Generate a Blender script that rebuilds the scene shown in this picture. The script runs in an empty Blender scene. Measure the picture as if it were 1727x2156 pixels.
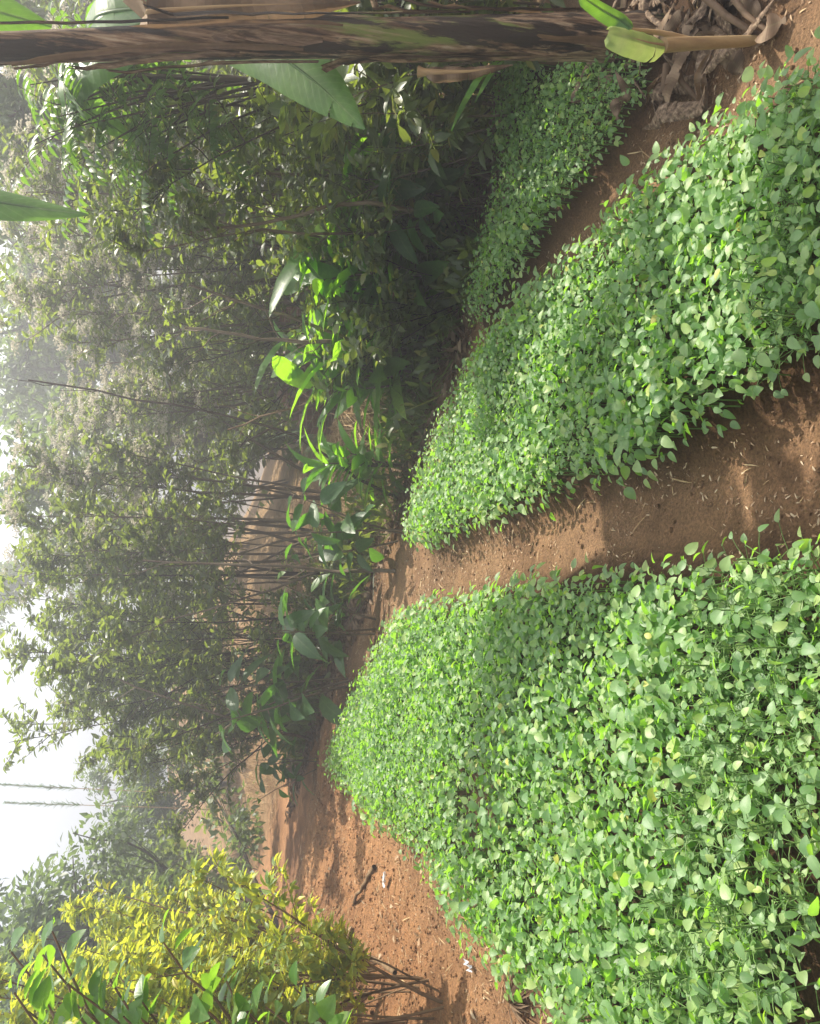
import bpy, math, random
import numpy as np
from mathutils import Vector, Matrix, noise

rng = np.random.default_rng(7)
random.seed(7)
R = math.radians
PI = math.pi
scene = bpy.context.scene
COL = scene.collection

# ------------------------------------------------------------------ camera
CAM = np.array([0.0, 0.0, 1.6])
FPX = 1700.0
PITCH = math.atan(433.5 / FPX)
FW = np.array([0, math.cos(PITCH), -math.sin(PITCH)])
UP = np.array([0, math.sin(PITCH), math.cos(PITCH)])
RT = np.array([1.0, 0, 0])
cd = bpy.data.cameras.new('camera')
cam = bpy.data.objects.new('camera', cd)
COL.objects.link(cam)
m = Matrix.Identity(4)
for i in range(3):                       # the photograph is a landscape picture lying on its side
    m[i][0] = -UP[i]; m[i][1] = RT[i]; m[i][2] = -FW[i]
m.translation = Vector(CAM)
cam.matrix_world = m
cd.sensor_width = 36
cd.lens = 36 * FPX / 2156
cd.clip_start = 0.05
cd.clip_end = 1000
scene.camera = cam


def ray(x, y):
    d = FW + RT * ((2156 - y - 1078) / FPX) - UP * ((x - 863.5) / FPX)
    return d


def at(x, y, d):
    """the place seen at a picture point, d metres ahead (along +Y)"""
    r = ray(x, y)
    return CAM + r * (d / r[1])


# ------------------------------------------------------------------ terrain
HP = np.array([0.55, 6.35]); HD = np.array([-0.70, 0.714])       # line of the hedge: a point on it and its direction


def sstep(a, b, v):
    t = np.clip((v - a) / (b - a), 0, 1)
    return t * t * (3 - 2 * t)


def hedge_q(x, y):
    """metres behind the hedge line (positive = beyond)"""
    n = np.array([0.714, 0.70])
    return (x - HP[0]) * n[0] + (y - HP[1]) * n[1]


def base_h(x, y):
    x = np.asarray(x, float); y = np.asarray(y, float)
    z = -0.15 * 7 * np.tanh(x / 7)
    q = hedge_q(x, y)
    left = sstep(1.5, -4.5, x)
    z = z + sstep(0.3, 9, q) * (0.15 + 1.75 * left)
    z = z + 0.55 * sstep(-2.9, -4.6, x) * sstep(10, 5, y)
    z = z - 5.5 * sstep(9, 45, q) * sstep(-30, 25, x)
    return z


def gp(x, y, dz=0.0):
    r = ray(x, y)
    lo = 0.5
    t = 0.5
    while t < 80:
        p = CAM + r * t
        if p[2] <= float(base_h(p[0], p[1])) + dz:
            break
        lo = t; t *= 1.04
    hi = t
    for _ in range(30):
        t = 0.5 * (lo + hi); p = CAM + r * t
        if p[2] <= float(base_h(p[0], p[1])) + dz: hi = t
        else: lo = t
    return CAM + r * hi


def poly(far, near, hf=.15):
    """outline of a bed from its far side (seen over the leaf tops) and its near side (seen at the foot of the plants)"""
    return np.array([gp(x, y, hf)[:2] for x, y in far] + [gp(x, y, .10)[:2] for x, y in near])


BEDS = {
 'left': poly([(1190,2156),(1090,2060),(1010,1975),(930,1845),(850,1765),(790,1720),(712,1640),(692,1600),(735,1500),(778,1410),(830,1300)],
              [(930,1265),(1110,1222),(1250,1205),(1400,1195),(1500,1180),(1727,1140),(1950,1150),(1900,1650),(1860,1950),(1830,2156),(1860,2600),(1400,2450)]),
 'middle': poly([(838,1150),(838,1100),(850,1050),(895,890),(955,750),(1010,670),(1080,605),(1160,545),(1250,430),(1340,335),(1445,255),(1530,190),(1620,135),(1727,75),(1900,20)],
                [(1950,700),(1760,765),(1660,825),(1545,890),(1410,960),(1340,990),(1205,1040),(1055,1100),(905,1150)], .25),
 'right': poly([(985,692),(988,630),(1015,500),(1050,390),(1085,290),(1120,210),(1170,150),(1240,60)],
               [(1358,80),(1376,180),(1320,280),(1205,430),(1112,560),(1015,695)]),
 'back': poly([(1050,350),(1040,240),(1040,140),(1040,60)], [(1195,60),(1170,140),(1135,220),(1100,300)]),
}


def inside(P, x, y):
    x = np.asarray(x); y = np.asarray(y)
    c = np.zeros(x.shape, bool)
    n = len(P)
    for i in range(n):
        x1, y1 = P[i]; x2, y2 = P[(i + 1) % n]
        if y1 == y2: continue
        k = ((y1 > y) != (y2 > y)) & (x < (x2 - x1) * (y - y1) / (y2 - y1) + x1)
        c ^= k
    return c


def edge_dist(P, x, y):
    d = np.full(np.shape(x), 1e9)
    n = len(P)
    for i in range(n):
        a = P[i]; b = P[(i + 1) % n]
        ab = b - a; L = max(ab @ ab, 1e-9)
        t = np.clip(((x - a[0]) * ab[0] + (y - a[1]) * ab[1]) / L, 0, 1)
        d = np.minimum(d, np.hypot(x - a[0] - t * ab[0], y - a[1] - t * ab[1]))
    return d


def vnoise(x, y, s, seed=0):
    """cheap value noise"""
    x = np.asarray(x, float) / s + 100 + seed * 17.3; y = np.asarray(y, float) / s + 100 + seed * 9.1
    xi = np.floor(x).astype(np.int64); yi = np.floor(y).astype(np.int64)
    fx = x - xi; fy = y - yi
    fx = fx * fx * (3 - 2 * fx); fy = fy * fy * (3 - 2 * fy)

    def h(a, b):
        v = (a * 374761393 + b * 668265263 + seed * 974711) & 0x7fffffff
        v = ((v ^ (v >> 13)) * 1274126177) & 0x7fffffff
        return ((v ^ (v >> 16)) & 0xffff) / 65535.0
    return (h(xi, yi) * (1 - fx) + h(xi + 1, yi) * fx) * (1 - fy) + (h(xi, yi + 1) * (1 - fx) + h(xi + 1, yi + 1) * fx) * fy


def bed_h(x, y):
    z = np.zeros(np.shape(x))
    for k, P in BEDS.items():
        near = (x > P[:, 0].min() - .5) & (x < P[:, 0].max() + .5) & (y > P[:, 1].min() - .5) & (y < P[:, 1].max() + .5)
        if not near.any(): continue
        d = edge_dist(P, x[near], y[near]); s = np.where(inside(P, x[near], y[near]), d, -d)
        z[near] = np.maximum(z[near], 0.09 * sstep(-0.10, 0.12, s))
    return z


def ground_h(x, y):
    x = np.asarray(x, float); y = np.asarray(y, float)
    z = base_h(x, y) + bed_h(x, y)
    rough = 0.5 + 0.9 * sstep(-1.6, -2.6, x) + 0.8 * sstep(0.2, 1.5, hedge_q(x, y))
    n = (vnoise(x, y, .45, 1) - .5) * .035 + (vnoise(x, y, .17, 2) - .5) * .022 + (vnoise(x, y, .08, 3) - .5) * .016 + (vnoise(x, y, .03, 4) - .5) * .008
    clod = np.maximum(vnoise(x, y, .13, 9) - .66, 0) * .035 * sstep(-1.4, -2.2, x)
    return z + n * rough + clod


# ------------------------------------------------------------------ mesh assembly: everything is quads
class MB:
    def __init__(s):
        s.v = []; s.f = []; s.lc = []; s.mi = []; s.n = 0

    def add(s, v, f, lc=None, mi=0):
        v = np.asarray(v, np.float32).reshape(-1, 3); f = np.asarray(f, np.int32).reshape(-1, 4)
        if lc is None: lc = np.tile(np.array([[0, 0, .5]], np.float32), (len(v), 1))
        s.v.append(v); s.f.append(f + s.n); s.lc.append(np.asarray(lc, np.float32)); s.mi.append(np.full(len(f), mi, np.int32))
        s.n += len(v)

    def mesh(s, name, mats, smooth=True):
        me = bpy.data.meshes.new(name)
        v = np.concatenate(s.v); f = np.concatenate(s.f); lc = np.concatenate(s.lc); mi = np.concatenate(s.mi)
        me.vertices.add(len(v)); me.vertices.foreach_set('co', v.ravel())
        me.loops.add(f.size); me.loops.foreach_set('vertex_index', f.ravel())
        me.polygons.add(len(f))
        me.polygons.foreach_set('loop_start', np.arange(0, f.size, 4, dtype=np.int32))
        me.polygons.foreach_set('loop_total', np.full(len(f), 4, np.int32))
        for mt in mats: me.materials.append(mt)
        me.polygons.foreach_set('material_index', mi)
        me.polygons.foreach_set('use_smooth', np.full(len(f), smooth))
        a = me.attributes.new('lc', 'FLOAT_VECTOR', 'POINT')
        a.data.foreach_set('vector', lc.ravel())
        me.update(calc_edges=True)
        return me

    def obj(s, name, mats, parent=None, smooth=True):
        if not isinstance(mats, (list, tuple)): mats = [mats]
        o = bpy.data.objects.new(name, s.mesh(name, mats, smooth))
        COL.objects.link(o)
        if parent is not None: o.parent = parent
        return o


def tag(o, label=None, cat=None, group=None, kind=None):
    if label: o['label'] = label
    if cat: o['category'] = cat
    if group: o['group'] = group
    if kind: o['kind'] = kind
    return o


def thing(name, loc, label, cat, group=None, rz=0.0):
    o = bpy.data.objects.new(name, None)
    COL.objects.link(o)
    o.empty_display_size = .1
    o.location = [float(c) for c in loc]; o.rotation_euler = (0, 0, rz)
    return tag(o, label, cat, group)


def copy_thing(src, loc, rz, label, sc=1.0, group=None):
    o = src.copy(); COL.objects.link(o)
    o.location = [float(c) for c in loc]; o.rotation_euler = (0, 0, rz); o.scale = (sc, sc, sc)
    o['label'] = label
    if group: o['group'] = group
    for ch in list(src.children):
        c = ch.copy(); COL.objects.link(c); c.parent = o
        for g in ch.children:
            d = g.copy(); COL.objects.link(d); d.parent = c
    return o


def nrm(a):
    a = np.asarray(a, float)
    return a / np.maximum(np.linalg.norm(a, axis=-1, keepdims=True), 1e-9)


LEAF_PROFILE = {
    'ovate': [(0, .16), (.10, .66), (.30, 1.0), (.56, .94), (.78, .64), (.92, .30), (1, .05)],
    'lance': [(0, .10), (.2, .7), (.42, 1.0), (.68, .75), (.88, .32), (1, .03)],
    'strap': [(0, .18), (.15, .75), (.4, 1.0), (.7, .9), (.9, .5), (1, .04)],
    'blade': [(0, .6), (.25, 1.0), (.6, .8), (1, .03)],
    'far': [(0, .15), (.4, 1.0), (1, .08)],
    'mid': [(0, .2), (.22, .92), (.62, .92), (1, .10)],
    'blunt': [(0, .5), (.1, .85), (.3, 1.0), (.6, .95), (.8, .85), (.93, .75), (1, .45)],
    'banana': [(0, .15), (.06, .7), (.14, .95), (.25, 1.0), (.37, .98), (.5, .92), (.62, .80), (.74, .62), (.85, .42), (.94, .2), (1, .03)],
}


def leaf_tpl(kind, width, fold=.25, curl=.25):
    p = LEAF_PROFILE[kind]
    v = []; lc = []
    for t, w in p:
        z = -curl * t * t
        for sgn in (-1, 0, 1):
            v.append((sgn * w * width / 2, t * (1 - .12 * curl), z + (fold * w * width / 2 if sgn else 0)))
            lc.append((sgn * w, t, 0))
    f = []
    for i in range(len(p) - 1):
        for j in range(2):
            a = i * 3 + j
            f.append((a, a + 1, a + 4, a + 3))
    return np.array(v), np.array(f), np.array(lc)


def leaves(mb, tpl, pos, dirs, nor, size, tint=None, mi=0, g=None, wide=None):
    g = g or rng
    tv, tf, tl = tpl
    n = len(pos)
    if n == 0: return
    Y = nrm(dirs); X = nrm(np.cross(Y, nor)); Z = np.cross(X, Y)
    size = np.broadcast_to(np.asarray(size, float), (n,))
    wide = np.ones(n) if wide is None else np.broadcast_to(wide, (n,))
    V = (pos[:, None, :] + size[:, None, None] * (tv[None, :, 0:1] * wide[:, None, None] * X[:, None, :] + tv[None, :, 1:2] * Y[:, None, :] + tv[None, :, 2:3] * Z[:, None, :]))
    F = tf[None] + (np.arange(n) * len(tv))[:, None, None]
    L = np.repeat(tl[None], n, 0).copy()
    L[:, :, 2] = (g.random(n) if tint is None else tint)[:, None]
    mb.add(V.reshape(-1, 3), F.reshape(-1, 4), L.reshape(-1, 3), mi)


def tube(mb, pts, rad, sides=6, mi=0, tint=.5, cap=True):
    pts = np.asarray(pts, float); n = len(pts)
    rad = np.broadcast_to(np.asarray(rad, float), (n,))
    tg = np.gradient(pts, axis=0); tg = nrm(tg)
    ref = np.array([0.31, 0.77, 0.1]) if abs(tg[0, 2]) > .6 else np.array([0, 0.1, 1.0])
    X = nrm(np.cross(tg, ref)); Y = np.cross(tg, X)
    a = np.arange(sides) / sides * 2 * PI
    V = pts[:, None] + rad[:, None, None] * (np.cos(a)[None, :, None] * X[:, None] + np.sin(a)[None, :, None] * Y[:, None])
    L = np.zeros((n, sides, 3)); L[:, :, 0] = (np.arange(sides) / sides)[None]; L[:, :, 1] = np.linspace(0, 1, n)[:, None]; L[:, :, 2] = tint
    i, j = np.meshgrid(np.arange(n - 1), np.arange(sides), indexing='ij')
    j2 = (j + 1) % sides
    F = np.stack([i * sides + j, i * sides + j2, (i + 1) * sides + j2, (i + 1) * sides + j], -1).reshape(-1, 4)
    mb.add(V.reshape(-1, 3), F, L.reshape(-1, 3), mi)
    if cap and sides % 2 == 0 and sides >= 4:
        V2 = V[-1]; k = sides // 2
        mb.add(V2, [(q, q + 1, sides - 2 - q, sides - 1 - q) for q in range(k - 1)], L[-1], mi)


# ------------------------------------------------------------------ materials
def newmat(name):
    mt = bpy.data.materials.new(name); mt.use_nodes = True
    nt = mt.node_tree; nt.nodes.clear()
    out = nt.nodes.new('ShaderNodeOutputMaterial')
    return mt, nt, out


def N(nt, t, **kw):
    n = nt.nodes.new(t)
    for k, v in kw.items(): setattr(n, k, v)
    return n


def ramp(nt, stops, fac=None, interp='LINEAR'):
    r = N(nt, 'ShaderNodeValToRGB'); r.color_ramp.interpolation = interp
    el = r.color_ramp.elements
    while len(el) < len(stops): el.new(.5)
    for e, (p, c) in zip(el, stops):
        e.position = p; e.color = (*c, 1) if len(c) == 3 else c
    if fac is not None: nt.links.new(fac, r.inputs[0])
    return r


def mixc(nt, a, b, fac, mode='MIX'):
    mx = N(nt, 'ShaderNodeMix', data_type='RGBA', blend_type=mode)
    for s, v in ((mx.inputs[0], fac), (mx.inputs[6], a), (mx.inputs[7], b)):
        if hasattr(v, 'links') or isinstance(v, bpy.types.NodeSocket): nt.links.new(v, s)
        elif isinstance(v, (int, float)): s.default_value = v
        else: s.default_value = (*v, 1)
    return mx.outputs[2]


def math_(nt, op, a, b=0.0, c=None):
    n = N(nt, 'ShaderNodeMath', operation=op)
    for i, v in enumerate((a, b, c)):
        if v is None: continue
        if isinstance(v, bpy.types.NodeSocket): nt.links.new(v, n.inputs[i])
        else: n.inputs[i].default_value = v
    return n.outputs[0]


def leaf_mat(name, stops, trans_col, trans=.4, rough=.45, spec=.5, vein=.25, dead=None):
    """leaf: tinted per leaf, lighter midrib and side veins, light shining through"""
    mt, nt, out = newmat(name)
    at_ = N(nt, 'ShaderNodeAttribute', attribute_name='lc')
    sp = N(nt, 'ShaderNodeSeparateXYZ'); nt.links.new(at_.outputs['Vector'], sp.inputs[0])
    cr = ramp(nt, stops, sp.outputs[2])
    ax = math_(nt, 'ABSOLUTE', sp.outputs[0])
    mid = ramp(nt, [(0, (1, 1, 1)), (.10, (0, 0, 0))], ax).outputs[0]
    # side veins run forward from the midrib
    ph = math_(nt, 'SUBTRACT', math_(nt, 'MULTIPLY', sp.outputs[1], 9.0), math_(nt, 'MULTIPLY', ax, 2.2))
    sv = ramp(nt, [(0, (1, 1, 1)), (.12, (0, 0, 0)), (.88, (0, 0, 0)), (1, (1, 1, 1))], math_(nt, 'FRACT', ph)).outputs[0]
    vv = math_(nt, 'ADD', math_(nt, 'MULTIPLY', mid, vein), math_(nt, 'MULTIPLY', sv, vein * .45))
    geo = N(nt, 'ShaderNodeTexCoord')
    nz = N(nt, 'ShaderNodeTexNoise'); nz.inputs['Scale'].default_value = 35; nz.inputs['Detail'].default_value = 3
    nt.links.new(geo.outputs['Object'], nz.inputs['Vector'])
    c = mixc(nt, cr.outputs[0], (.30, .36, .16), vv)
    c = mixc(nt, c, ramp(nt, [(.3, (.7, .7, .7)), (.7, (1.2, 1.2, 1.2))], nz.outputs[0]).outputs[0], .6, 'MULTIPLY')
    pr = N(nt, 'ShaderNodeBsdfPrincipled')
    nt.links.new(c, pr.inputs['Base Color'])
    pr.inputs['Roughness'].default_value = rough
    pr.inputs['Specular IOR Level'].default_value = spec
    bp = N(nt, 'ShaderNodeBump'); bp.inputs['Strength'].default_value = .25; bp.inputs['Distance'].default_value = .004
    nt.links.new(math_(nt, 'SUBTRACT', nz.outputs[0], vv), bp.inputs['Height'])
    nt.links.new(bp.outputs[0], pr.inputs['Normal'])
    tr = N(nt, 'ShaderNodeBsdfTranslucent')
    tc = mixc(nt, trans_col, cr.outputs[0], .25)
    tc = mixc(nt, tc, ramp(nt, [(.3, (.75, .75, .75)), (.7, (1.1, 1.1, 1.1))], nz.outputs[0]).outputs[0], .5, 'MULTIPLY')
    nt.links.new(tc, tr.inputs[0])
    ms = N(nt, 'ShaderNodeMixShader'); ms.inputs[0].default_value = trans
    nt.links.new(pr.outputs[0], ms.inputs[1]); nt.links.new(tr.outputs[0], ms.inputs[2])
    nt.links.new(ms.outputs[0], out.inputs[0])
    return mt


def bark_mat(name, cols, scale=8.0, stretch=.15, rough=.85):
    mt, nt, out = newmat(name)
    tc = N(nt, 'ShaderNodeTexCoord'); mp = N(nt, 'ShaderNodeMapping'); mp.inputs['Scale'].default_value = (1, 1, stretch)
    nt.links.new(tc.outputs['Object'], mp.inputs[0])
    nz = N(nt, 'ShaderNodeTexNoise'); nz.inputs['Scale'].default_value = scale; nz.inputs['Detail'].default_value = 6; nz.inputs['Roughness'].default_value = .65
    nt.links.new(mp.outputs[0], nz.inputs['Vector'])
    cr = ramp(nt, cols, nz.outputs[0])
    pr = N(nt, 'ShaderNodeBsdfPrincipled'); pr.inputs['Roughness'].default_value = rough; pr.inputs['Specular IOR Level'].default_value = .25
    nt.links.new(cr.outputs[0], pr.inputs['Base Color'])
    bp = N(nt, 'ShaderNodeBump'); bp.inputs['Strength'].default_value = .5; bp.inputs['Distance'].default_value = .01
    nt.links.new(nz.outputs[0], bp.inputs['Height']); nt.links.new(bp.outputs[0], pr.inputs['Normal'])
    nt.links.new(pr.outputs[0], out.inputs[0])
    return mt


M = {}
M['seedling'] = leaf_mat('seedling_leaf', [(0, (.105, .20, .085)), (.5, (.18, .29, .12)), (.85, (.275, .38, .15)), (.985, (.34, .42, .13)), (1, (.48, .42, .08))], (.48, .98, .03), .42, .47, .65)
M['seed_stem'] = leaf_mat('seedling_stem', [(0, (.10, .20, .05)), (1, (.16, .26, .07))], (.2, .4, .05), .15, .5, .4, 0)
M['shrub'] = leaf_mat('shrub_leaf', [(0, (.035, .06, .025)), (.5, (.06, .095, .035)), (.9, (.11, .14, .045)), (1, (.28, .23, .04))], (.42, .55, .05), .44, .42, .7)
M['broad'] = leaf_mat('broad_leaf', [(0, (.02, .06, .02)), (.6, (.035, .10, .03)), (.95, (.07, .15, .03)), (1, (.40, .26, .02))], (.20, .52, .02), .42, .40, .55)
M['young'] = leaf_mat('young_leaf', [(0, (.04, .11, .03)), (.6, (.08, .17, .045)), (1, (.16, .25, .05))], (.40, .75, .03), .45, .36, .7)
M['yellow'] = leaf_mat('yellow_leaf', [(0, (.07, .15, .05)), (.35, (.13, .22, .065)), (.65, (.24, .34, .08)), (.85, (.42, .42, .07)), (1, (.60, .46, .04))], (.86, .90, .05), .48, .40, .5)
M['canna'] = leaf_mat('canna_leaf', [(0, (.035, .10, .025)), (.7, (.07, .17, .035)), (1, (.15, .24, .04))], (.45, .90, .02), .55, .35, .5)
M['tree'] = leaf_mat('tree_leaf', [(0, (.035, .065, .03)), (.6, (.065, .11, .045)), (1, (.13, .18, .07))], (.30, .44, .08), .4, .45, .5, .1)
M['pinnate'] = leaf_mat('pinnate_leaf', [(0, (.03, .08, .02)), (.6, (.06, .14, .03)), (1, (.16, .24, .04))], (.26, .50, .03), .42, .4, .5)
M['banana'] = leaf_mat('banana_leaf', [(0, (.04, .11, .03)), (1, (.09, .19, .045))], (.34, .68, .04), .42, .38, .5, .55)
M['wilted'] = leaf_mat('wilted_leaf', [(0, (.26, .36, .10)), (1, (.34, .40, .14))], (.5, .6, .15), .3, .5, .4, .25)
M['grass'] = leaf_mat('grass_blade', [(0, (.04, .09, .03)), (.7, (.08, .15, .05)), (1, (.22, .22, .09))], (.2, .4, .06), .35, .45, .5, .1)
M['flower'] = leaf_mat('flower_fluff', [(0, (.40, .37, .28)), (.6, (.58, .54, .44)), (1, (.70, .66, .56))], (.7, .65, .5), .4, .8, .1, 0)
M['dead'] = leaf_mat('dead_leaf', [(0, (.07, .043, .026)), (.5, (.15, .098, .062)), (1, (.28, .20, .135))], (.45, .28, .14), .22, .7, .2, .1)
M['straw'] = leaf_mat('straw_blade', [(0, (.26, .16, .08)), (.5, (.42, .29, .15)), (1, (.60, .46, .27))], (.5, .36, .18), .2, .65, .25, 0)
M['chaff'] = leaf_mat('chaff_fleck', [(0, (.15, .085, .048)), (.5, (.34, .22, .13)), (1, (.52, .41, .28))], (.4, .28, .15), .1, .7, .2, 0)
M['paper'] = leaf_mat('paper_scrap', [(0, (.48, .50, .55)), (1, (.60, .60, .60))], (.7, .7, .7), .1, .6, .3, 0)
M['stem'] = bark_mat('stem_bark', [(.3, (.07, .05, .035)), (.5, (.14, .105, .07)), (.7, (.24, .19, .13))], 14)
M['darkstem'] = bark_mat('dark_stem_bark', [(.3, (.03, .02, .015)), (.6, (.07, .05, .035)), (.8, (.13, .10, .07))], 14)
M['brownstem'] = bark_mat('brown_stem_bark', [(.3, (.09, .055, .03)), (.5, (.17, .11, .06)), (.75, (.28, .20, .12))], 14)
M['bark'] = bark_mat('tree_bark', [(.3, (.05, .04, .03)), (.6, (.11, .09, .07)), (.8, (.2, .17, .13))], 10)
M['sheath'] = bark_mat('dry_sheath', [(.32, (.025, .016, .01)), (.45, (.09, .056, .034)), (.58, (.21, .145, .095)), (.72, (.38, .30, .21))], 60, .06, .7)
M['stalk'] = bark_mat('dry_stalk', [(.3, (.20, .12, .065)), (.5, (.38, .26, .13)), (.75, (.50, .38, .20))], 10, .1, .6)


def soil_mat():
    mt, nt, out = newmat('soil')
    g = N(nt, 'ShaderNodeNewGeometry'); P = g.outputs['Position']

    def nz(s, d=4, r=.6):
        n = N(nt, 'ShaderNodeTexNoise'); n.inputs['Scale'].default_value = s; n.inputs['Detail'].default_value = d; n.inputs['Roughness'].default_value = r
        nt.links.new(P, n.inputs['Vector']); return n.outputs[0]
    n1 = nz(1.1, 5); n2 = nz(9, 5); n3 = nz(95, 5, .75); n4 = nz(28, 3)
    a = ramp(nt, [(.32, (.16, .095, .057)), (.5, (.255, .155, .088)), (.7, (.33, .21, .122))], n1).outputs[0]
    b = ramp(nt, [(.3, (.6, .58, .56)), (.5, (1, 1, 1)), (.72, (1.25, 1.2, 1.15))], n2).outputs[0]
    c = mixc(nt, a, b, .75, 'MULTIPLY')
    c = mixc(nt, c, ramp(nt, [(.34, (.45, .43, .42)), (.5, (1, 1, 1)), (.64, (1.5, 1.45, 1.35))], n3).outputs[0], .8, 'MULTIPLY')
    vo = N(nt, 'ShaderNodeTexVoronoi'); vo.inputs['Scale'].default_value = 60; nt.links.new(P, vo.inputs['Vector'])
    fl = ramp(nt, [(.10, (1, 1, 1)), (.2, (0, 0, 0))], vo.outputs['Distance']).outputs[0]
    sel = ramp(nt, [(.55, (0, 0, 0)), (.62, (1, 1, 1))], n4).outputs[0]
    c = mixc(nt, c, (.42, .30, .19), math_(nt, 'MULTIPLY', math_(nt, 'MULTIPLY', fl, sel), .8))
    at_ = N(nt, 'ShaderNodeAttribute', attribute_name='lc')
    sp = N(nt, 'ShaderNodeSeparateXYZ'); nt.links.new(at_.outputs['Vector'], sp.inputs[0])
    # orange earth of the bank on the left, shade painted dark into the soil of the beds and by the banana trunk, dry straw beyond the hedge
    c = mixc(nt, c, mixc(nt, c, (1.38, 1.16, .98), 1.0, 'MULTIPLY'), sp.outputs[0])
    c = mixc(nt, c, mixc(nt, c, (.30, .28, .27), 1.0, 'MULTIPLY'), sp.outputs[1])
    st = mixc(nt, c, ramp(nt, [(.3, (.22, .13, .065)), (.7, (.46, .32, .17))], n2).outputs[0], .75)
    c = mixc(nt, c, st, sp.outputs[2])
    pr = N(nt, 'ShaderNodeBsdfPrincipled'); pr.inputs['Roughness'].default_value = .95; pr.inputs['Specular IOR Level'].default_value = .15
    nt.links.new(c, pr.inputs['Base Color'])
    bp = N(nt, 'ShaderNodeBump'); bp.inputs['Strength'].default_value = 1.0; bp.inputs['Distance'].default_value = .035
    h = math_(nt, 'ADD', math_(nt, 'MULTIPLY', n2, .7), math_(nt, 'MULTIPLY', n3, .7))
    nt.links.new(h, bp.inputs['Height']); nt.links.new(bp.outputs[0], pr.inputs['Normal'])
    nt.links.new(pr.outputs[0], out.inputs[0])
    return mt


M['soil'] = soil_mat()

# ------------------------------------------------------------------ ground: one sheet
def axis(lo, hi, step, far, lim):
    a = list(np.arange(lo, hi, step)); s = step; x = a[-1]
    while x < lim: s *= far; x += s; a.append(x)
    s = step; x = a[0]; b = []
    while x > -lim: s *= far; x -= s; b.append(x)
    return np.array(b[::-1] + a)


gx = axis(-5.2, 4.2, .03, 1.22, 150); gy = axis(0.9, 8.5, .03, 1.22, 150)
X, Y = np.meshgrid(gx, gy, indexing='ij')
Z = ground_h(X.ravel(), Y.ravel()).reshape(X.shape)
ni, nj = X.shape
I, J = np.meshgrid(np.arange(ni - 1), np.arange(nj - 1), indexing='ij')
F = np.stack([I * nj + J, (I + 1) * nj + J, (I + 1) * nj + J + 1, I * nj + J + 1], -1).reshape(-1, 4)
q = hedge_q(X, Y).ravel()
lc = np.zeros((X.size, 3))
lc[:, 0] = sstep(-1.7, -2.7, X.ravel()) * .9 + .25 * (vnoise(X.ravel(), Y.ravel(), .8, 5) - .3) * (q < 0)
inb = np.zeros(X.size)
for P in BEDS.values():
    d = edge_dist(P, X.ravel(), Y.ravel()); s_ = np.where(inside(P, X.ravel(), Y.ravel()), d, -d)
    inb = np.maximum(inb, sstep(-.12, .06, s_))
lc[:, 1] = np.maximum(inb, .8 * sstep(1.55, 1.85, X.ravel()) * sstep(1.5, 2.2, Y.ravel()) * (q < 0))  # painted shade: bed soil, plus the ground around the banana trunk
lc[:, 2] = sstep(.3, 1.0, q + .5 * (vnoise(X.ravel(), Y.ravel(), .5, 6) - .5))
mb = MB(); mb.add(np.stack([X, Y, Z], -1).reshape(-1, 3), F, lc)
tag(mb.obj('ground', M['soil']), kind='structure')

# ------------------------------------------------------------------ seedlings
SEED_TPL = leaf_tpl('ovate', .72, .28, .30)
SEED_TPL2 = leaf_tpl('mid', .76, .30, .28)


def seedling_leaves(g, full):
    """positions, directions, normals, sizes of one plant's leaves at the origin"""
    n = g.integers(8, 12) if full else 8
    H = g.uniform(.13, .20)
    k = np.arange(n); ang = k * 2.4 + g.uniform(0, 6.28)
    t = .30 + .70 * (k / (n - 1)) ** .8
    hh = H * t
    out = (1.1 - t) * .075 + .022
    dirv = np.stack([np.cos(ang), np.sin(ang), np.zeros(n)], 1)
    pos = np.stack([np.cos(ang) * out, np.sin(ang) * out, hh], 1)
    lean = g.normal(0, .012, 2); pos[:, 0] += lean[0] * t; pos[:, 1] += lean[1] * t
    el = g.normal(-.12, .38, n) + .35 * (t > .9)
    d = dirv * np.cos(el)[:, None] + np.array([0, 0, 1]) * np.sin(el)[:, None]
    up = np.array([0, 0, 1]) + g.normal(0, .38, (n, 3))
    sz = g.uniform(.019, .045, n) * (1 - .35 * (t > .93))
    return pos, d, up, sz, hh, out, dirv


def seedling_mesh(g):
    mb = MB()
    pos, d, up, sz, hh, out, dirv = seedling_leaves(g, True)
    leaves(mb, SEED_TPL, pos, d, up, sz, g=g)
    top = pos[:, 2].max()
    tube(mb, [(0, 0, -.03), (0, 0, top * .5), (0, 0, top * .95)], [.0032, .0026, .0014], 4, 1)
    for i in range(len(pos)):
        tube(mb, [(0, 0, pos[i, 2] - .022), pos[i] * [.6, .6, 1] + [0, 0, -.006], pos[i]], [.0013, .0011, .0009], 4, 1, cap=False)
    return mb.mesh('seedling', [M['seedling'], M['seed_stem']])


def bed_points(P, sp, g):
    x0, y0 = P.min(0); x1, y1 = P.max(0)
    xs, ys = np.meshgrid(np.arange(x0, x1, sp), np.arange(y0, y1, sp), indexing='ij')
    xs = xs.ravel() + g.uniform(-.45, .45, xs.size) * sp; ys = ys.ravel() + g.uniform(-.45, .45, ys.size) * sp
    k = inside(P, xs, ys) & (edge_dist(P, xs, ys) > .02 + .05 * g.random(xs.size))
    return xs[k], ys[k]


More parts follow.
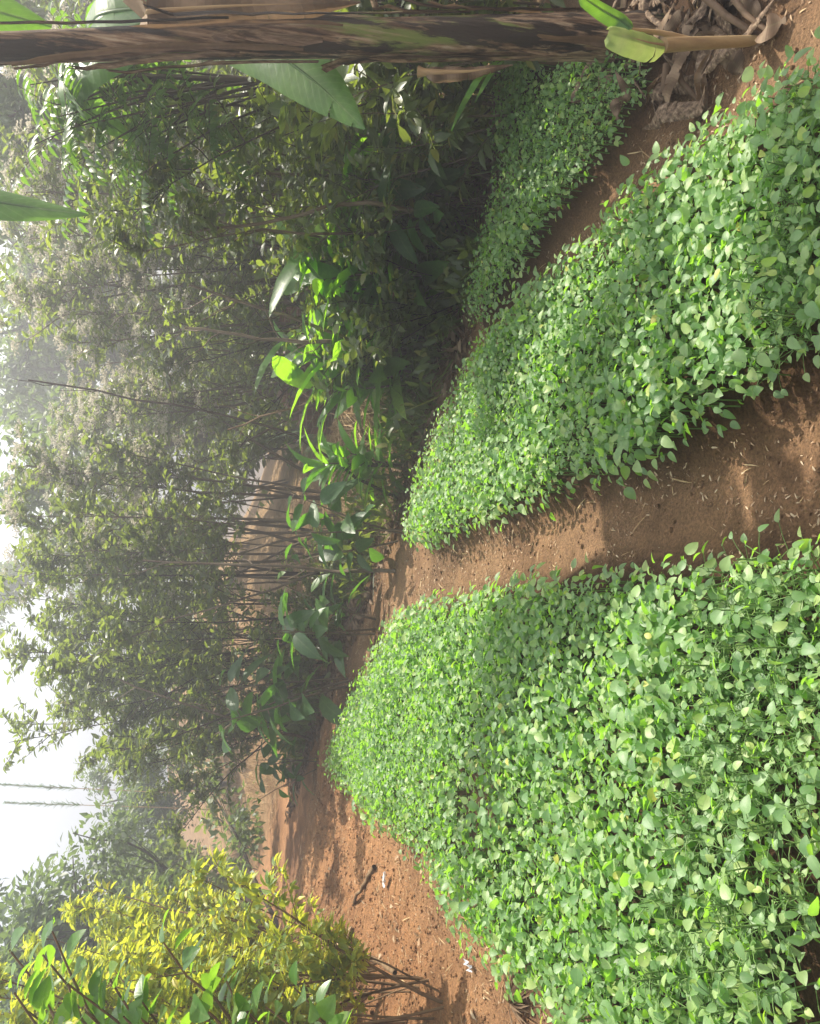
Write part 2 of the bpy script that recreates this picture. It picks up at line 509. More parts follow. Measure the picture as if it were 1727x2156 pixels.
gs = np.random.default_rng(21)
allp = []
for name, P in BEDS.items():
    x, y = bed_points(P, .045, gs)
    if name == 'left':                         # thin, patchy growth towards the near left end and one bare spot
        v = vnoise(x, y, .35, 11)
        thin = .45 * sstep(.25, .05, edge_dist(P, x, y)) * sstep(2.4, 2.0, y)
        c = gp(1000, 1700, .15); c2 = gp(840, 1690, .15)
        bare = np.exp(-((x - c[0]) ** 2 / .07 + (y - c[1]) ** 2 / .05))
        keep = gs.random(len(x)) > np.clip(thin * sstep(.25, .65, v) * 1.2 + .35 * sstep(.72, .9, v) * sstep(2.8, 2.1, y) + bare * .95, 0, .92)
        x, y = x[keep], y[keep]
    sc = {'left': 1.0, 'middle': .92, 'right': .8, 'back': .8}[name]
    for a, b in zip(x, y): allp.append((name, a, b, sc))
px = np.array([p[1] for p in allp]); py = np.array([p[2] for p in allp]); pz = ground_h(px, py)
vig = .80 + .42 * vnoise(px, py, .38, 51)          # growth varies from patch to patch
# which of them the picture shows, and the 300 that show largest
rel = np.stack([px, py, pz + .12], 1) - CAM
dep = rel @ FW; uu = (rel @ RT) / dep * FPX; vv = -(rel @ UP) / dep * FPX
vis = (np.abs(uu) < 1078 + 60) & (np.abs(vv) < 863 + 90)
order = [i for i in np.argsort(dep) if vis[i]]
hero = [i for i in order if abs(uu[i]) < 1060 and vv[i] < 850][:300]
hs = set(hero)
variants = [seedling_mesh(gs) for _ in range(12)]
SEED_LABEL = {'left': ('green oval-leaved seedling growing at the near end of the left bed', 'seedlings at the near end of the left bed'),
              'middle': ('green oval-leaved seedling growing at the near end of the middle bed', 'seedlings at the near end of the middle bed')}
for i in hero:
    o = bpy.data.objects.new('seedling', variants[gs.integers(12)]); COL.objects.link(o)
    o.location = (px[i], py[i], pz[i]); s = allp[i][3] * gs.uniform(.8, 1.22) * vig[i]
    o.scale = (s, s, s); o.rotation_euler = (gs.normal(0, .08), gs.normal(0, .08), gs.uniform(0, 6.28))
    lb = SEED_LABEL['middle' if allp[i][0] == 'middle' else 'left']
    tag(o, lb[0], 'seedling', lb[1])
mb = MB()
for i in order:
    if i in hs: continue
    pos, d, up, sz, *_ = seedling_leaves(gs, False)
    s = allp[i][3] * gs.uniform(.8, 1.22) * vig[i]
    leaves(mb, SEED_TPL if dep[i] < 4.2 else SEED_TPL2, pos * s + [px[i], py[i], pz[i]], d, up, sz * s * 1.08, g=gs)
    if dep[i] < 4.5:
        b = np.array([px[i], py[i], pz[i]])
        tube(mb, [b - [0, 0, .02], b + [0, 0, .1]], [.003, .002], 4, 1, cap=False)
tag(mb.obj('seedlings', [M['seedling'], M['seed_stem']]), 'dense mass of green seedlings filling the rest of the four beds', 'seedlings', kind='stuff')
print('seedlings', len(order), 'hero', len(hero))


# ------------------------------------------------------------------ bushes
def rnd_dir(g, n, zlo=-1, zhi=1):
    z = g.uniform(zlo, zhi, n); a = g.uniform(0, 2 * PI, n); r = np.sqrt(np.maximum(1 - z * z, 0))
    return np.stack([np.cos(a) * r, np.sin(a) * r, z], 1)


def spine(g, p0, d0, L, n, wob, grav=0.0):
    pts = [np.array(p0, float)]; d = np.array(d0, float)
    for _ in range(n):
        d = d + g.normal(0, wob, 3) + np.array([0, 0, grav]); d /= np.linalg.norm(d)
        pts.append(pts[-1] + d * L / n)
    return np.array(pts)


def along(pts, t):
    s = t * (len(pts) - 1); i = np.minimum(s.astype(int), len(pts) - 2); f = (s - i)[:, None]
    return pts[i] * (1 - f) + pts[i + 1] * f, nrm(pts[i + 1] - pts[i])


def bush_parts(seed, H, nst, spread, first, nbr, blen, nlv, tpl, lsize, droop=.2, flowers=0, r0=.016, wob=.07, base_r=.12, up_bias=.5, bias=.9):
    """stems, foliage and (optionally) flower heads of one upright bush"""
    g = np.random.default_rng(seed)
    st, fo, fl = MB(), MB(), MB()
    for k in range(nst):
        a = g.uniform(0, 2 * PI); tilt = abs(g.normal(0, spread))
        p0 = np.array([math.cos(a), math.sin(a), 0]) * base_r * math.sqrt(g.random()) - [0, 0, .08]
        a2 = a + g.normal(0, .6)
        L = H * g.uniform(.75, 1.05)
        P = spine(g, p0, [math.cos(a2) * tilt, math.sin(a2) * tilt, 1], L, 9, wob)
        tube(st, P, np.linspace(r0 * g.uniform(.45, 1.5), r0 * .25, len(P)), 6)
        ts = np.clip(first + (1 - first) * g.random(nbr) ** bias, 0, .99)
        pb, db = along(P, ts)
        for i in range(nbr):
            o = rnd_dir(g, 1, -.1, .5)[0]; d = nrm(o + np.array([0, 0, up_bias]) + db[i] * .4)
            Lb = blen * g.uniform(.45, 1.15) * (1.15 - .55 * ts[i])
            B = spine(g, pb[i], d, Lb, 5, .16, -.03)
            tube(st, B, np.linspace(r0 * .38, r0 * .1, len(B)), 4, cap=False)
            n = max(3, int(nlv * g.uniform(.6, 1.4)))
            tl = g.uniform(.15, 1, n); pl, dl = along(B, tl)
            side = rnd_dir(g, n, -.5, .6)
            dd = nrm(side + dl * .7 - np.array([0, 0, droop]))
            leaves(fo, tpl, pl + dd * .015, dd, np.array([0, 0, 1]) + g.normal(0, .45, (n, 3)), lsize * g.uniform(.55, 1.2, n), g=g)
            if flowers and ts[i] > .50 and g.random() < flowers:
                c = B[-1]
                m_ = 34
                q = c + rnd_dir(g, m_, -.3, 1) * (np.array([.11, .11, .06]) * g.uniform(.3, 1, (m_, 1)))
                for w in q[::5]: tube(fl, [c - [0, 0, .03], w], [.0022, .0014], 4, cap=False)
                for w in range(3):
                    leaves(fl, FLUFF, q, rnd_dir(g, m_, -.4, 1), rnd_dir(g, m_), g.uniform(.014, .026, m_), g=g)
    return st, fo, fl


FLUFF = leaf_tpl('far', .8, .2, .1)
T_LANCE = leaf_tpl('lance', .36, .25, .3)
T_LMID = leaf_tpl('mid', .40, .25, .3)
T_OV = leaf_tpl('ovate', .55, .2, .25)
T_OVM = leaf_tpl('mid', .55, .2, .25)
T_FAR = leaf_tpl('far', .55, .25, .2)
T_STRAP = leaf_tpl('strap', .19, .3, .45)
T_BLADE = leaf_tpl('blade', .035, .4, .5)


def bush(name, loc, label, cat, leafm, stemm, group=None, rz=0., **kw):
    st, fo, fl = bush_parts(**kw)
    t = thing(name, loc, label, cat, group, rz)
    st.obj('stems', M[stemm], t)
    fo.obj('foliage', M[leafm], t)
    if fl.n: fl.obj('flower_heads', M['flower'], t)
    return t


def on_ground(p, dz=-.02):
    return (float(p[0]), float(p[1]), float(ground_h(np.array([p[0]]), np.array([p[1]]))[0]) + dz)


def hp(s, q):
    """a place s metres along the hedge (from its right end leftwards), q metres behind its line"""
    p = HP + HD * s + np.array([.714, .70]) * q
    return on_ground(p)


# tall flowering bushes of the hedge (right half, further back)
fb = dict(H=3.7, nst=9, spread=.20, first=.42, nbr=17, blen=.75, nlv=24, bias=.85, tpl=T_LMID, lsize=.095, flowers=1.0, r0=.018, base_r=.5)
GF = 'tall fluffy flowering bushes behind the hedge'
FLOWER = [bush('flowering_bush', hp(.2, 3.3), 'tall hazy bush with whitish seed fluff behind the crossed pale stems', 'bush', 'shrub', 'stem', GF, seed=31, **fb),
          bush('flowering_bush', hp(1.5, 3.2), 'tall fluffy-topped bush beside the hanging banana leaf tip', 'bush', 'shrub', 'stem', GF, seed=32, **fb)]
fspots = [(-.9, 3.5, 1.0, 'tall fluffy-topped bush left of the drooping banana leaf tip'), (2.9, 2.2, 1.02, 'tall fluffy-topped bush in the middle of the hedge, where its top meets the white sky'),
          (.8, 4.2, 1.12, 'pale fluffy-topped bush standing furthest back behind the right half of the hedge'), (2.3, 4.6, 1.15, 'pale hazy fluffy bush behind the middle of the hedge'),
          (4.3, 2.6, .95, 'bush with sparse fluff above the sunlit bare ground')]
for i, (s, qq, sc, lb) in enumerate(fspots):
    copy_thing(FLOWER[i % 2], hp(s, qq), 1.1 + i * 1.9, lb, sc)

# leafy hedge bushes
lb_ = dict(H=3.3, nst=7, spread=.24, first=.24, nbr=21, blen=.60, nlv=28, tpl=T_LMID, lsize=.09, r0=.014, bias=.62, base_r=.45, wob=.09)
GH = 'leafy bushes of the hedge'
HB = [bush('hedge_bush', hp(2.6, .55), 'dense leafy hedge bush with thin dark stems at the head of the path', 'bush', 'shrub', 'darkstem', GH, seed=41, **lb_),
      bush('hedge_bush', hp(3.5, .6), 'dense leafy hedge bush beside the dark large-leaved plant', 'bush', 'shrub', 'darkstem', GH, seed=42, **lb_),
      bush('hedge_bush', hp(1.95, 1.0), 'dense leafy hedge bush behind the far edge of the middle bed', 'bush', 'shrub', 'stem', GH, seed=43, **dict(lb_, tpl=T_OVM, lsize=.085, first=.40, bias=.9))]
hsp = [(.3, 3.2, 1.0, 'leafy hedge bush far behind the narrow right bed'),
       (4.3, .7, 1.12, 'leafy hedge bush above the far corner of the left bed'), (5.2, 1.0, .66, 'low leafy bush at the left end of the hedge'), (4.9, .9, .92, 'leafy bush at the left end of the hedge whose top borders the white sky'), (5.7, 2.0, .72, 'thin leafy bush set back at the left end of the hedge'), (4.5, 1.5, .95, 'leafy bush behind the hedge, next to its left end'), (5.5, .8, .74, 'leafy bush closing the left end of the hedge above the bank'),
      
       (4.1, 1.6, 1.0, 'leafy bush behind the left part of the hedge'), (-1.6, 1.0, .85, 'leafy bush in deep shade behind the small dark bed'),
       (-2.3, 1.1, .9, 'leafy bush in deep shade hidden partly by the banana trunk')]
for i, (s, qq, sc, lb) in enumerate(hsp):
    copy_thing(HB[i % 3], hp(s, qq), .7 + i * 2.3, lb, sc)

# low undergrowth plants at the foot of the right half of the hedge
ub = dict(H=1.25, nst=9, spread=.42, first=.12, nbr=9, blen=.4, nlv=18, lsize=.10, r0=.007, base_r=.25)
UG = [bush('undergrowth_plant', hp(-1.1, .55), 'low dark leafy plant in the shade between hedge and right bed', 'plant', 'shrub', 'darkstem', 'low leafy plants at the foot of the hedge', seed=51, tpl=T_OVM, **ub),
      bush('undergrowth_plant', hp(-1.9, .5), 'low dark leafy plant in the shade behind the small dark bed', 'plant', 'shrub', 'stem', 'low leafy plants at the foot of the hedge', seed=52, tpl=T_LMID, **ub)]
usp = [(-1.4, .3, .9, 'low shaded plant left of the grass blade by the trunk'),
       (-2.5, .3, 1.1, 'low shaded plant just left of the banana trunk'), (-1.2, 1.7, 1.2, 'mid-height leafy plant glimpsed behind the undergrowth right of the pale crossed stem'),
       (-2.0, 1.6, 1.5, 'mid-height leafy plant below the hanging green banana leaf'),
       (-2.9, 1.1, 1.6, 'tall shaded plant behind the banana trunk'), (-3.2, .2, 1.3, 'shaded plant at the right of the banana trunk'), (5.0, .5, .55, 'low weedy plant on the bare bank near the left bed'), (2.3, .35, .6, 'low twiggy plant at the head of the path'), (2.9, .5, .75, 'low twiggy plant right of the big dark leaves'), (3.9, .45, .7, 'low twiggy plant left of the big dark leaves'), (4.5, .3, .6, 'low twiggy plant by the far left corner of the left bed'), (1.5, .3, .5, 'low plant at the far edge of the middle bed'),
       (-1.2, 2.6, 1.7, 'leafy plant filling the gap under the fluffy bushes')]
for i, (s, qq, sc, lb) in enumerate(usp):
    copy_thing(UG[i % 2], hp(s, qq), .4 + i * 1.7, lb, sc)

# crossing bare stems seen in front of the hedge
def pole(pts, r, label, matn='stem'):
    b0 = np.array(pts[0]); t = thing('bare_stem', b0, label, 'stem', 'long bare stems leaning through the hedge')
    P = np.array(pts) - b0
    n = 14; tt = np.linspace(0, 1, n); Q, _ = along(P, np.minimum(tt, .9999))
    g = np.random.default_rng(int(abs(b0[0] * 1000)))
    Q[1:-1] += g.normal(0, .008, (n - 2, 3))
    mb = MB(); tube(mb, Q, np.linspace(r, r * .45, n), 7); mb.obj('stalk', M[matn], t)
    tw = MB()
    for k in (6, 8, 9, 11, 12):
        B = spine(g, Q[k], nrm(rnd_dir(g, 1, 0, .8)[0] + [0, 0, .5]), .45, 5, .2); tube(tw, B, np.linspace(r * .3, r * .1, 6), 4, cap=False)
    tw.obj('twigs', M[matn], t)


pole([gp(905, 712), at(760, 720, 5.9), at(560, 716, 6.1), at(390, 690, 6.3)], .022, 'pale thick upright stem of a forked pair in the middle of the hedge')
pole([gp(900, 740), at(780, 733, 5.9), at(620, 672, 6.0), at(400, 600, 6.1)], .020, 'pale stem leaning right beside the upright pale one')
pole([gp(990, 478), at(830, 432, 4.95), at(720, 425, 4.95), at(560, 470, 5.0), at(400, 490, 5.0)], .018, 'pale bowed stem over the narrow right bed')
pole([gp(895, 770), at(770, 790, 6.3), at(640, 850, 6.5), at(480, 905, 6.7)], .014, 'thin brown stem slanting left towards the white sky', 'brownstem')
pole([gp(835, 1203), at(700, 1200, 7.0), at(560, 1192, 7.0), at(300, 1180, 7.1)], .018, 'straight pale stem at the head of the path')
pole([gp(660, 1560), at(560, 1530, 8.2), at(420, 1495, 8.2), at(250, 1430, 8.3)], .018, 'pale stem leaning left above the far corner of the left bed')
pole([gp(845, 1050), at(740, 1000, 6.7), at(600, 900, 6.9), at(300, 840, 7.0), at(60, 800, 7.2)], .016, 'dark thin stem crossing towards the tall leafy shoot', 'darkstem')

for k_, (s_, q_, sc_) in enumerate([(-1.5, 6.5, 2.0), (-.3, 7.5, 2.2), (.9, 6.8, 1.9), (2.0, 7.6, 2.1), (3.1, 7.0, 1.9), (.2, 9.5, 2.6), (1.8, 10, 2.7), (3.4, 10, 2.6), (-2.5, 8.5, 2.6), (4.6, 9.0, 2.2), (5.8, 8.2, 2.0)]):
    copy_thing(UG[k_ % 2], hp(s_, q_), k_ * 1.3, 'hazy bush seen through the hedge, well behind it', sc_, 'hazy bushes well behind the hedge')

for k_, (x_, y_, sc_) in enumerate([(1.7, 12.5, 1.7), (.9, 15, 2.2), (2.3, 13.5, 2.1), (-.6, 17.5, 2.2), (-2.8, 17.5, 2.0)]):
    copy_thing(UG[k_ % 2], on_ground((x_, y_)), k_ * 1.9, 'hazy bush on the slope seen between the bare hedge stems', sc_, 'hazy bushes on the slope behind the bare stems')

# strap-leaved plants (glossy, lit from behind)
def strap_plant(loc, seed, label, n=11, L=.62, H=1.15, matn='canna', group='glossy strap-leaved plants in the hedge'):
    g = np.random.default_rng(seed); st, fo = MB(), MB()
    for k in range(4):
        a = g.uniform(0, 6.28)
        P = spine(g, [math.cos(a) * .12, math.sin(a) * .07, -.05], [g.normal(0, .15), g.normal(0, .15), 1], H * g.uniform(.7, 1.1), 7, .05)
        tube(st, P, np.linspace(.016, .007, len(P)), 6)
        m_ = n; ts = np.linspace(.3, 1, m_); pl, dl = along(P, np.minimum(ts, .99))
        ang = np.arange(m_) * 2.3 + g.uniform(0, 6)
        d = np.stack([np.cos(ang), np.sin(ang), .1 + ts * 1.1], 1) + g.normal(0, .15, (m_, 3))
        leaves(fo, leaf_tpl('strap', .27, .3, g.uniform(.2, .5)), pl, d, np.array([0, 0, 1]) + g.normal(0, .2, (m_, 3)), L * g.uniform(.65, 1.1, m_), g=g)
    t = thing('strap_leaved_plant', loc, label, 'plant', group)
    st.obj('stems', M['stem'], t); fo.obj('foliage', M[matn], t)
    return t


sp1 = strap_plant(on_ground(gp(975, 545)), 61, 'bright green strap-leaved plant behind the narrow right bed')
sp2 = strap_plant(on_ground(gp(940, 640)), 62, 'bright green strap-leaved plant right of the pale forked stems')
copy_thing(sp1, on_ground(gp(900, 800)), 2.0, 'strap-leaved plant with leaves against the dry straw heap', .9)
copy_thing(sp2, on_ground(gp(985, 450)), 3.0, 'strap-leaved plant under the bowed pale stem', .95)
copy_thing(sp1, on_ground(gp(860, 985)), 4.4, 'small strap-leaved plant with a yellowing leaf at the end of the middle bed', .7)
copy_thing(sp2, on_ground(gp(1010, 360)), 5.1, 'shaded strap-leaved plant beside the small dark bed', .9)
copy_thing(sp1, on_ground(gp(890, 720)), .6, 'strap-leaved plant behind the pale forked stems', 1.0)
# big dark-leaved plants
def big_leaf_plant(loc, seed, label, n=13, H=1.6, L=.42, lean=(0, 0)):
    g = np.random.default_rng(seed); st, fo = MB(), MB()
    for k in range(3):
        P = spine(g, [g.normal(0, .06), g.normal(0, .06), -.05], [g.normal(0, .2) + lean[0], g.normal(0, .2) + lean[1], 1], H * g.uniform(.75, 1.1), 7, .06)
        tube(st, P, np.linspace(.014, .006, len(P)), 6)
        ts = g.uniform(.3, 1, n); pl, dl = along(P, np.minimum(ts, .99)); ang = g.uniform(0, 6.28, n)
        d = np.stack([np.cos(ang), np.sin(ang), g.uniform(-.6, .5, n)], 1)
        for i in range(n): tube(st, [pl[i], pl[i] + nrm(d[i]) * .07], [.004, .003], 4, cap=False)
        leaves(fo, leaf_tpl('ovate', .46, .22, .35), pl + nrm(d) * .07, d, np.array([0, 0, 1]) + g.normal(0, .4, (n, 3)), L * g.uniform(.5, 1.05, n), tint=g.random(n) ** 1.3 * .97, g=g)
    t = thing('large_leaved_plant', loc, label, 'plant', 'dark large-leaved plants in the hedge')
    st.obj('stems', M['stem'], t); fo.obj('foliage', M['broad'], t)
    return t


bl1 = big_leaf_plant(on_ground(gp(735, 1430)), 71, 'plant with big dark drooping leaves behind the left bed', L=.46)
copy_thing(bl1, on_ground(gp(790, 1330)), 2.2, 'smaller plant with dark drooping leaves nearer the path', .7)
copy_thing(bl1, on_ground(gp(850, 1120)), 4.0, 'plant with dark oval leaves at the far end of the middle bed', .75)
copy_thing(bl1, on_ground(gp(670, 1600)), 5.2, 'plant with one broad grey-green leaf at the far left corner of the left bed', .55)
copy_thing(bl1, on_ground(gp(1035, 420)), 1.0, 'plant with dark oval leaves in the shade above the right bed', .7)

# tall arching grass clumps and dry straw
def grass_clump(loc, seed, label, n=170, L=1.3, group='arching grass clumps behind the hedge'):
    g = np.random.default_rng(seed); fo = MB()
    ang = g.uniform(0, 6.28, n); el = g.uniform(.5, 1.4, n)
    d = np.stack([np.cos(ang) * np.cos(el), np.sin(ang) * np.cos(el), np.sin(el)], 1)
    p = np.stack([np.cos(ang), np.sin(ang), np.zeros(n)], 1) * g.uniform(0, .16, (n, 1)) - [0, 0, .05]
    leaves(fo, leaf_tpl('blade', .022, .4, .75), p, d, np.array([0, 0, 1.]) + .2 * rnd_dir(g, n), L * g.uniform(.5, 1.1, n), g=g)
    t = fo.obj('grass_clump', M['grass']); t.location = loc
    return tag(t, label, 'grass clump', group)


gc = grass_clump(hp(.9, 3.2), 81, 'grey-green arching grass clump behind the pale forked stems')
for s, qq, sc, lb in ((.0, 3.6, 1.1, 'arching grass clump right of the pale forked stems'), (1.8, 3.4, 1.0, 'arching grass clump beside the low mud-brick wall'),
                      (-.8, 3.1, 1.0, 'arching grass clump behind the bowed pale stem'), (1.2, 5.4, 1.3, 'arching grass clump far back in the haze'), (3.0, 4.0, .9, 'arching grass clump left of the mud-brick wall')):
    copy_thing(gc, hp(s, qq), s * 3 + qq, lb, sc)


def blades_on(name, mat, pts, size, seed, flat=.12, width=.05, lift=.012):
    g = np.random.default_rng(seed); n = len(pts)
    a = g.uniform(0, 6.28, n); d = np.stack([np.cos(a), np.sin(a), g.normal(0, flat, n)], 1)
    z = ground_h(pts[:, 0], pts[:, 1]) + lift
    fo = MB()
    leaves(fo, leaf_tpl('mid', width, .3, .2), np.c_[pts, z], d, np.array([0, 0, 1]) + g.normal(0, .35, (n, 3)), g.uniform(*size, n), g=g)
    return fo.obj(name, mat)


def hedge_pts(g, n, s0, s1, q0, q1):
    s = g.uniform(s0, s1, n); qq = g.uniform(q0, q1, n) ; return HP + s[:, None] * HD + qq[:, None] * np.array([.714, .70])


g = np.random.default_rng(91)
pts = np.concatenate([hedge_pts(g, 16000, .6, 5.2, .6, 4.5), hedge_pts(g, 3000, -1.5, 1, .3, 3), hedge_pts(g, 6000, 4, 8, .3, 6)])
tag(blades_on('dry_straw', M['straw'], pts, (.10, .32), 92, .35, .03, .02), 'dry tan straw lying on the sunlit ground behind the hedge', 'straw', kind='stuff')
g = np.random.default_rng(97)
pts = np.c_[g.uniform(-9, -1.5, 26000), g.uniform(7.5, 17, 26000)]
k = (hedge_q(pts[:, 0], pts[:, 1]) > .8) & (vnoise(pts[:, 0], pts[:, 1], .7, 41) > .3 + .3 * g.random(len(pts)))
pts = pts[k]; n = len(pts); d = np.c_[g.normal(0, .5, (n, 2)), np.ones(n)]
fo = MB(); leaves(fo, leaf_tpl('far', .035, .3, .5), np.c_[pts, ground_h(pts[:, 0], pts[:, 1]) - .02], d, rnd_dir(g, n), g.uniform(.08, .30, n), g=g)
tag(fo.obj('dry_grass', M['straw']), 'thin dry grass on the sunlit bank behind the hedge end', 'dry grass', kind='stuff')
g = np.random.default_rng(98)
pts = hedge_pts(g, 15000, -3, 6.2, -.35, 1.6)
k = vnoise(pts[:, 0], pts[:, 1], .3, 43) > .25 + .3 * g.random(len(pts))
for P in BEDS.values(): k &= ~inside(P, pts[:, 0], pts[:, 1])
tag(blades_on('leaf_litter', M['dead'], pts[k], (.04, .13), 99, .45, .4, .02), 'brown leaf litter under the hedge along the ends of the beds', 'leaf litter', kind='stuff')
g = np.random.default_rng(100)
pts = hedge_pts(g, 5200, -3, 5.6, -.2, 1.2)
k = vnoise(pts[:, 0], pts[:, 1], .35, 44) > .45 + .2 * g.random(len(pts))
for P in BEDS.values(): k &= ~inside(P, pts[:, 0], pts[:, 1])
pts = pts[k]; n = len(pts); d = np.c_[g.normal(0, .6, (n, 2)), np.ones(n) * .8]
fo = MB(); leaves(fo, T_LMID, np.c_[pts, ground_h(pts[:, 0], pts[:, 1]) + g.uniform(0, .25, n)], d, rnd_dir(g, n), g.uniform(.06, .14, n), g=g)
leaves(fo, leaf_tpl('far', .03, .3, .4), np.c_[pts, ground_h(pts[:, 0], pts[:, 1]) - .02], d, rnd_dir(g, n), g.uniform(.15, .45, n), g=g)
tag(fo.obj('weeds', M['shrub']), 'low tangled weeds on the ground under the hedge', 'weeds', kind='stuff')
# the raised heap of straw seen between the stems
g = np.random.default_rng(93); n = 9000
c = on_ground(gp(812, 900))
ang = g.uniform(0, 6.28, n); r_ = np.sqrt(g.random(n))
p = np.stack([c[0] + np.cos(ang) * r_ * 1.3 * -.7 + np.sin(ang) * r_ * .45 * .714, c[1] + np.cos(ang) * r_ * 1.3 * .714 + np.sin(ang) * r_ * .45 * .7, np.zeros(n)], 1)
p[:, 2] = ground_h(p[:, 0], p[:, 1]) + .50 * (1 - r_ ** 2.2) * g.uniform(.75, 1.05, n)
a = g.uniform(0, 6.28, n); d = np.stack([np.cos(a), np.sin(a), g.normal(-.25, .3, n)], 1)
fo = MB(); leaves(fo, leaf_tpl('mid', .03, .3, .25), p, d, np.array([0, 0, 1]) + g.normal(0, .3, (n, 3)), g.uniform(.12, .35, n), g=g)
tag(fo.obj('straw_heap', M['straw']), 'tan heap of dry straw seen between the hedge stems', 'straw heap')

# ------------------------------------------------------------------ low mud-brick wall behind the hedge
mt, nt, out = newmat('mud_brick')
tc = N(nt, 'ShaderNodeTexCoord'); br = N(nt, 'ShaderNodeTexBrick'); mp = N(nt, 'ShaderNodeMapping'); mp.inputs['Rotation'].default_value = (R(90), 0, 0)
nt.links.new(tc.outputs['Object'], mp.inputs[0]); nt.links.new(mp.outputs[0], br.inputs['Vector'])
br.inputs['Scale'].default_value = 3.2; br.inputs['Color1'].default_value = (.24, .12, .075, 1); br.inputs['Color2'].default_value = (.17, .085, .055, 1); br.inputs['Mortar'].default_value = (.33, .22, .15, 1); br.inputs['Mortar Size'].default_value = .03
nz = N(nt, 'ShaderNodeTexNoise'); nz.inputs['Scale'].default_value = 12; nt.links.new(tc.outputs['Object'], nz.inputs['Vector'])
pr = N(nt, 'ShaderNodeBsdfPrincipled'); pr.inputs['Roughness'].default_value = .95
nt.links.new(mixc(nt, br.outputs[0], ramp(nt, [(.3, (.6, .6, .6)), (.7, (1.2, 1.2, 1.2))], nz.outputs[0]).outputs[0], .8, 'MULTIPLY'), pr.inputs['Base Color']); nt.links.new(pr.outputs[0], out.inputs[0])
g = np.random.default_rng(95)
nx, nz_ = 20, 8
ww = MB(); xs = np.linspace(-.8, .8, nx); zs = np.linspace(-.2, 1.0, nz_)
top = 1 - .25 * np.abs(np.sin(xs * 3.1 + 1)) - .1 * g.random(nx)
def sheet(fn):
    V = np.array([[fn(i, k) for k in range(nz_)] for i in range(nx)]).reshape(-1, 3)
    ii, kk = np.meshgrid(np.arange(nx - 1), np.arange(nz_ - 1), indexing='ij')
    ww.add(V, np.stack([ii * nz_ + kk, (ii + 1) * nz_ + kk, (ii + 1) * nz_ + kk + 1, ii * nz_ + kk + 1], -1).reshape(-1, 4))
jit = g.normal(0, .012, (nx, nz_))
sheet(lambda i, k: (xs[i], -.12 + jit[i, k], zs[k] * top[i])); sheet(lambda i, k: (xs[i], .12 + jit[i, k], zs[k] * top[i]))
for i in range(nx - 1):
    ww.add([(xs[i], -.12 + jit[i, -1], top[i]), (xs[i + 1], -.12 + jit[i + 1, -1], top[i + 1]), (xs[i + 1], .12 + jit[i + 1, -1], top[i + 1]), (xs[i], .12 + jit[i, -1], top[i])], [(0, 1, 2, 3)])
for i in (0, nx - 1): ww.add([(xs[i], -.12, -.2), (xs[i], .12, -.2), (xs[i], .12, top[i]), (xs[i], -.12, top[i])], [(0, 1, 2, 3)])
wl = ww.obj('mud_brick_wall', mt, smooth=False); wl.location = hp(1.9, 3.6); wl.rotation_euler = (0, 0, R(12))
tag(wl, 'low crumbling reddish mud-brick wall half hidden behind the hedge stems', 'wall')

# ------------------------------------------------------------------ yellow-green shrubs on the left
yb = dict(nst=40, spread=.24, first=.25, nbr=15, blen=.34, nlv=32, tpl=T_LMID, lsize=.072, r0=.008, base_r=.45, droop=.35, up_bias=.35)
def ytop(x, y, d): return float(at(x, y, d)[2])
GY = 'yellow-green shrubs along the left bank'
YS = [bush('yellow_shrub', on_ground((-3.0, 4.25)), 'yellow-green shrub nearest the camera, with many brown stems at its foot', 'shrub', 'yellow', 'brownstem', GY, seed=101, H=1.85, **yb),
      bush('yellow_shrub', on_ground((-3.4, 5.3)), 'brightest yellow shrub in the middle of the left bank', 'shrub', 'yellow', 'brownstem', GY, seed=102, H=2.3, **yb)]
for i, (x, y, sc, lb) in enumerate([(-3.75, 6.3, .95, 'yellow shrub third from the camera along the left bank'), (-4.3, 7.4, .8, 'furthest yellow-green shrub of the left bank, by the bare slope'),
                                    (-4.1, 5.1, 1.08, 'yellow-green shrub behind the brightest one'), (-3.3, 3.6, 1.0, 'yellow-green shrub at the left edge behind the large leaves'), (-4.6, 6.3, 1.0, 'yellow-green shrub at the back of the left bank'), (-3.55, 4.6, 1.12, 'tall yellow-green shrub between the nearest one and the brightest one'), (-4.1, 4.2, 1.15, 'tall yellow-green shrub at the top left, behind the young tree')]):
    copy_thing(YS[i % 2], on_ground((x, y)), 1.3 + 2 * i, lb, sc)

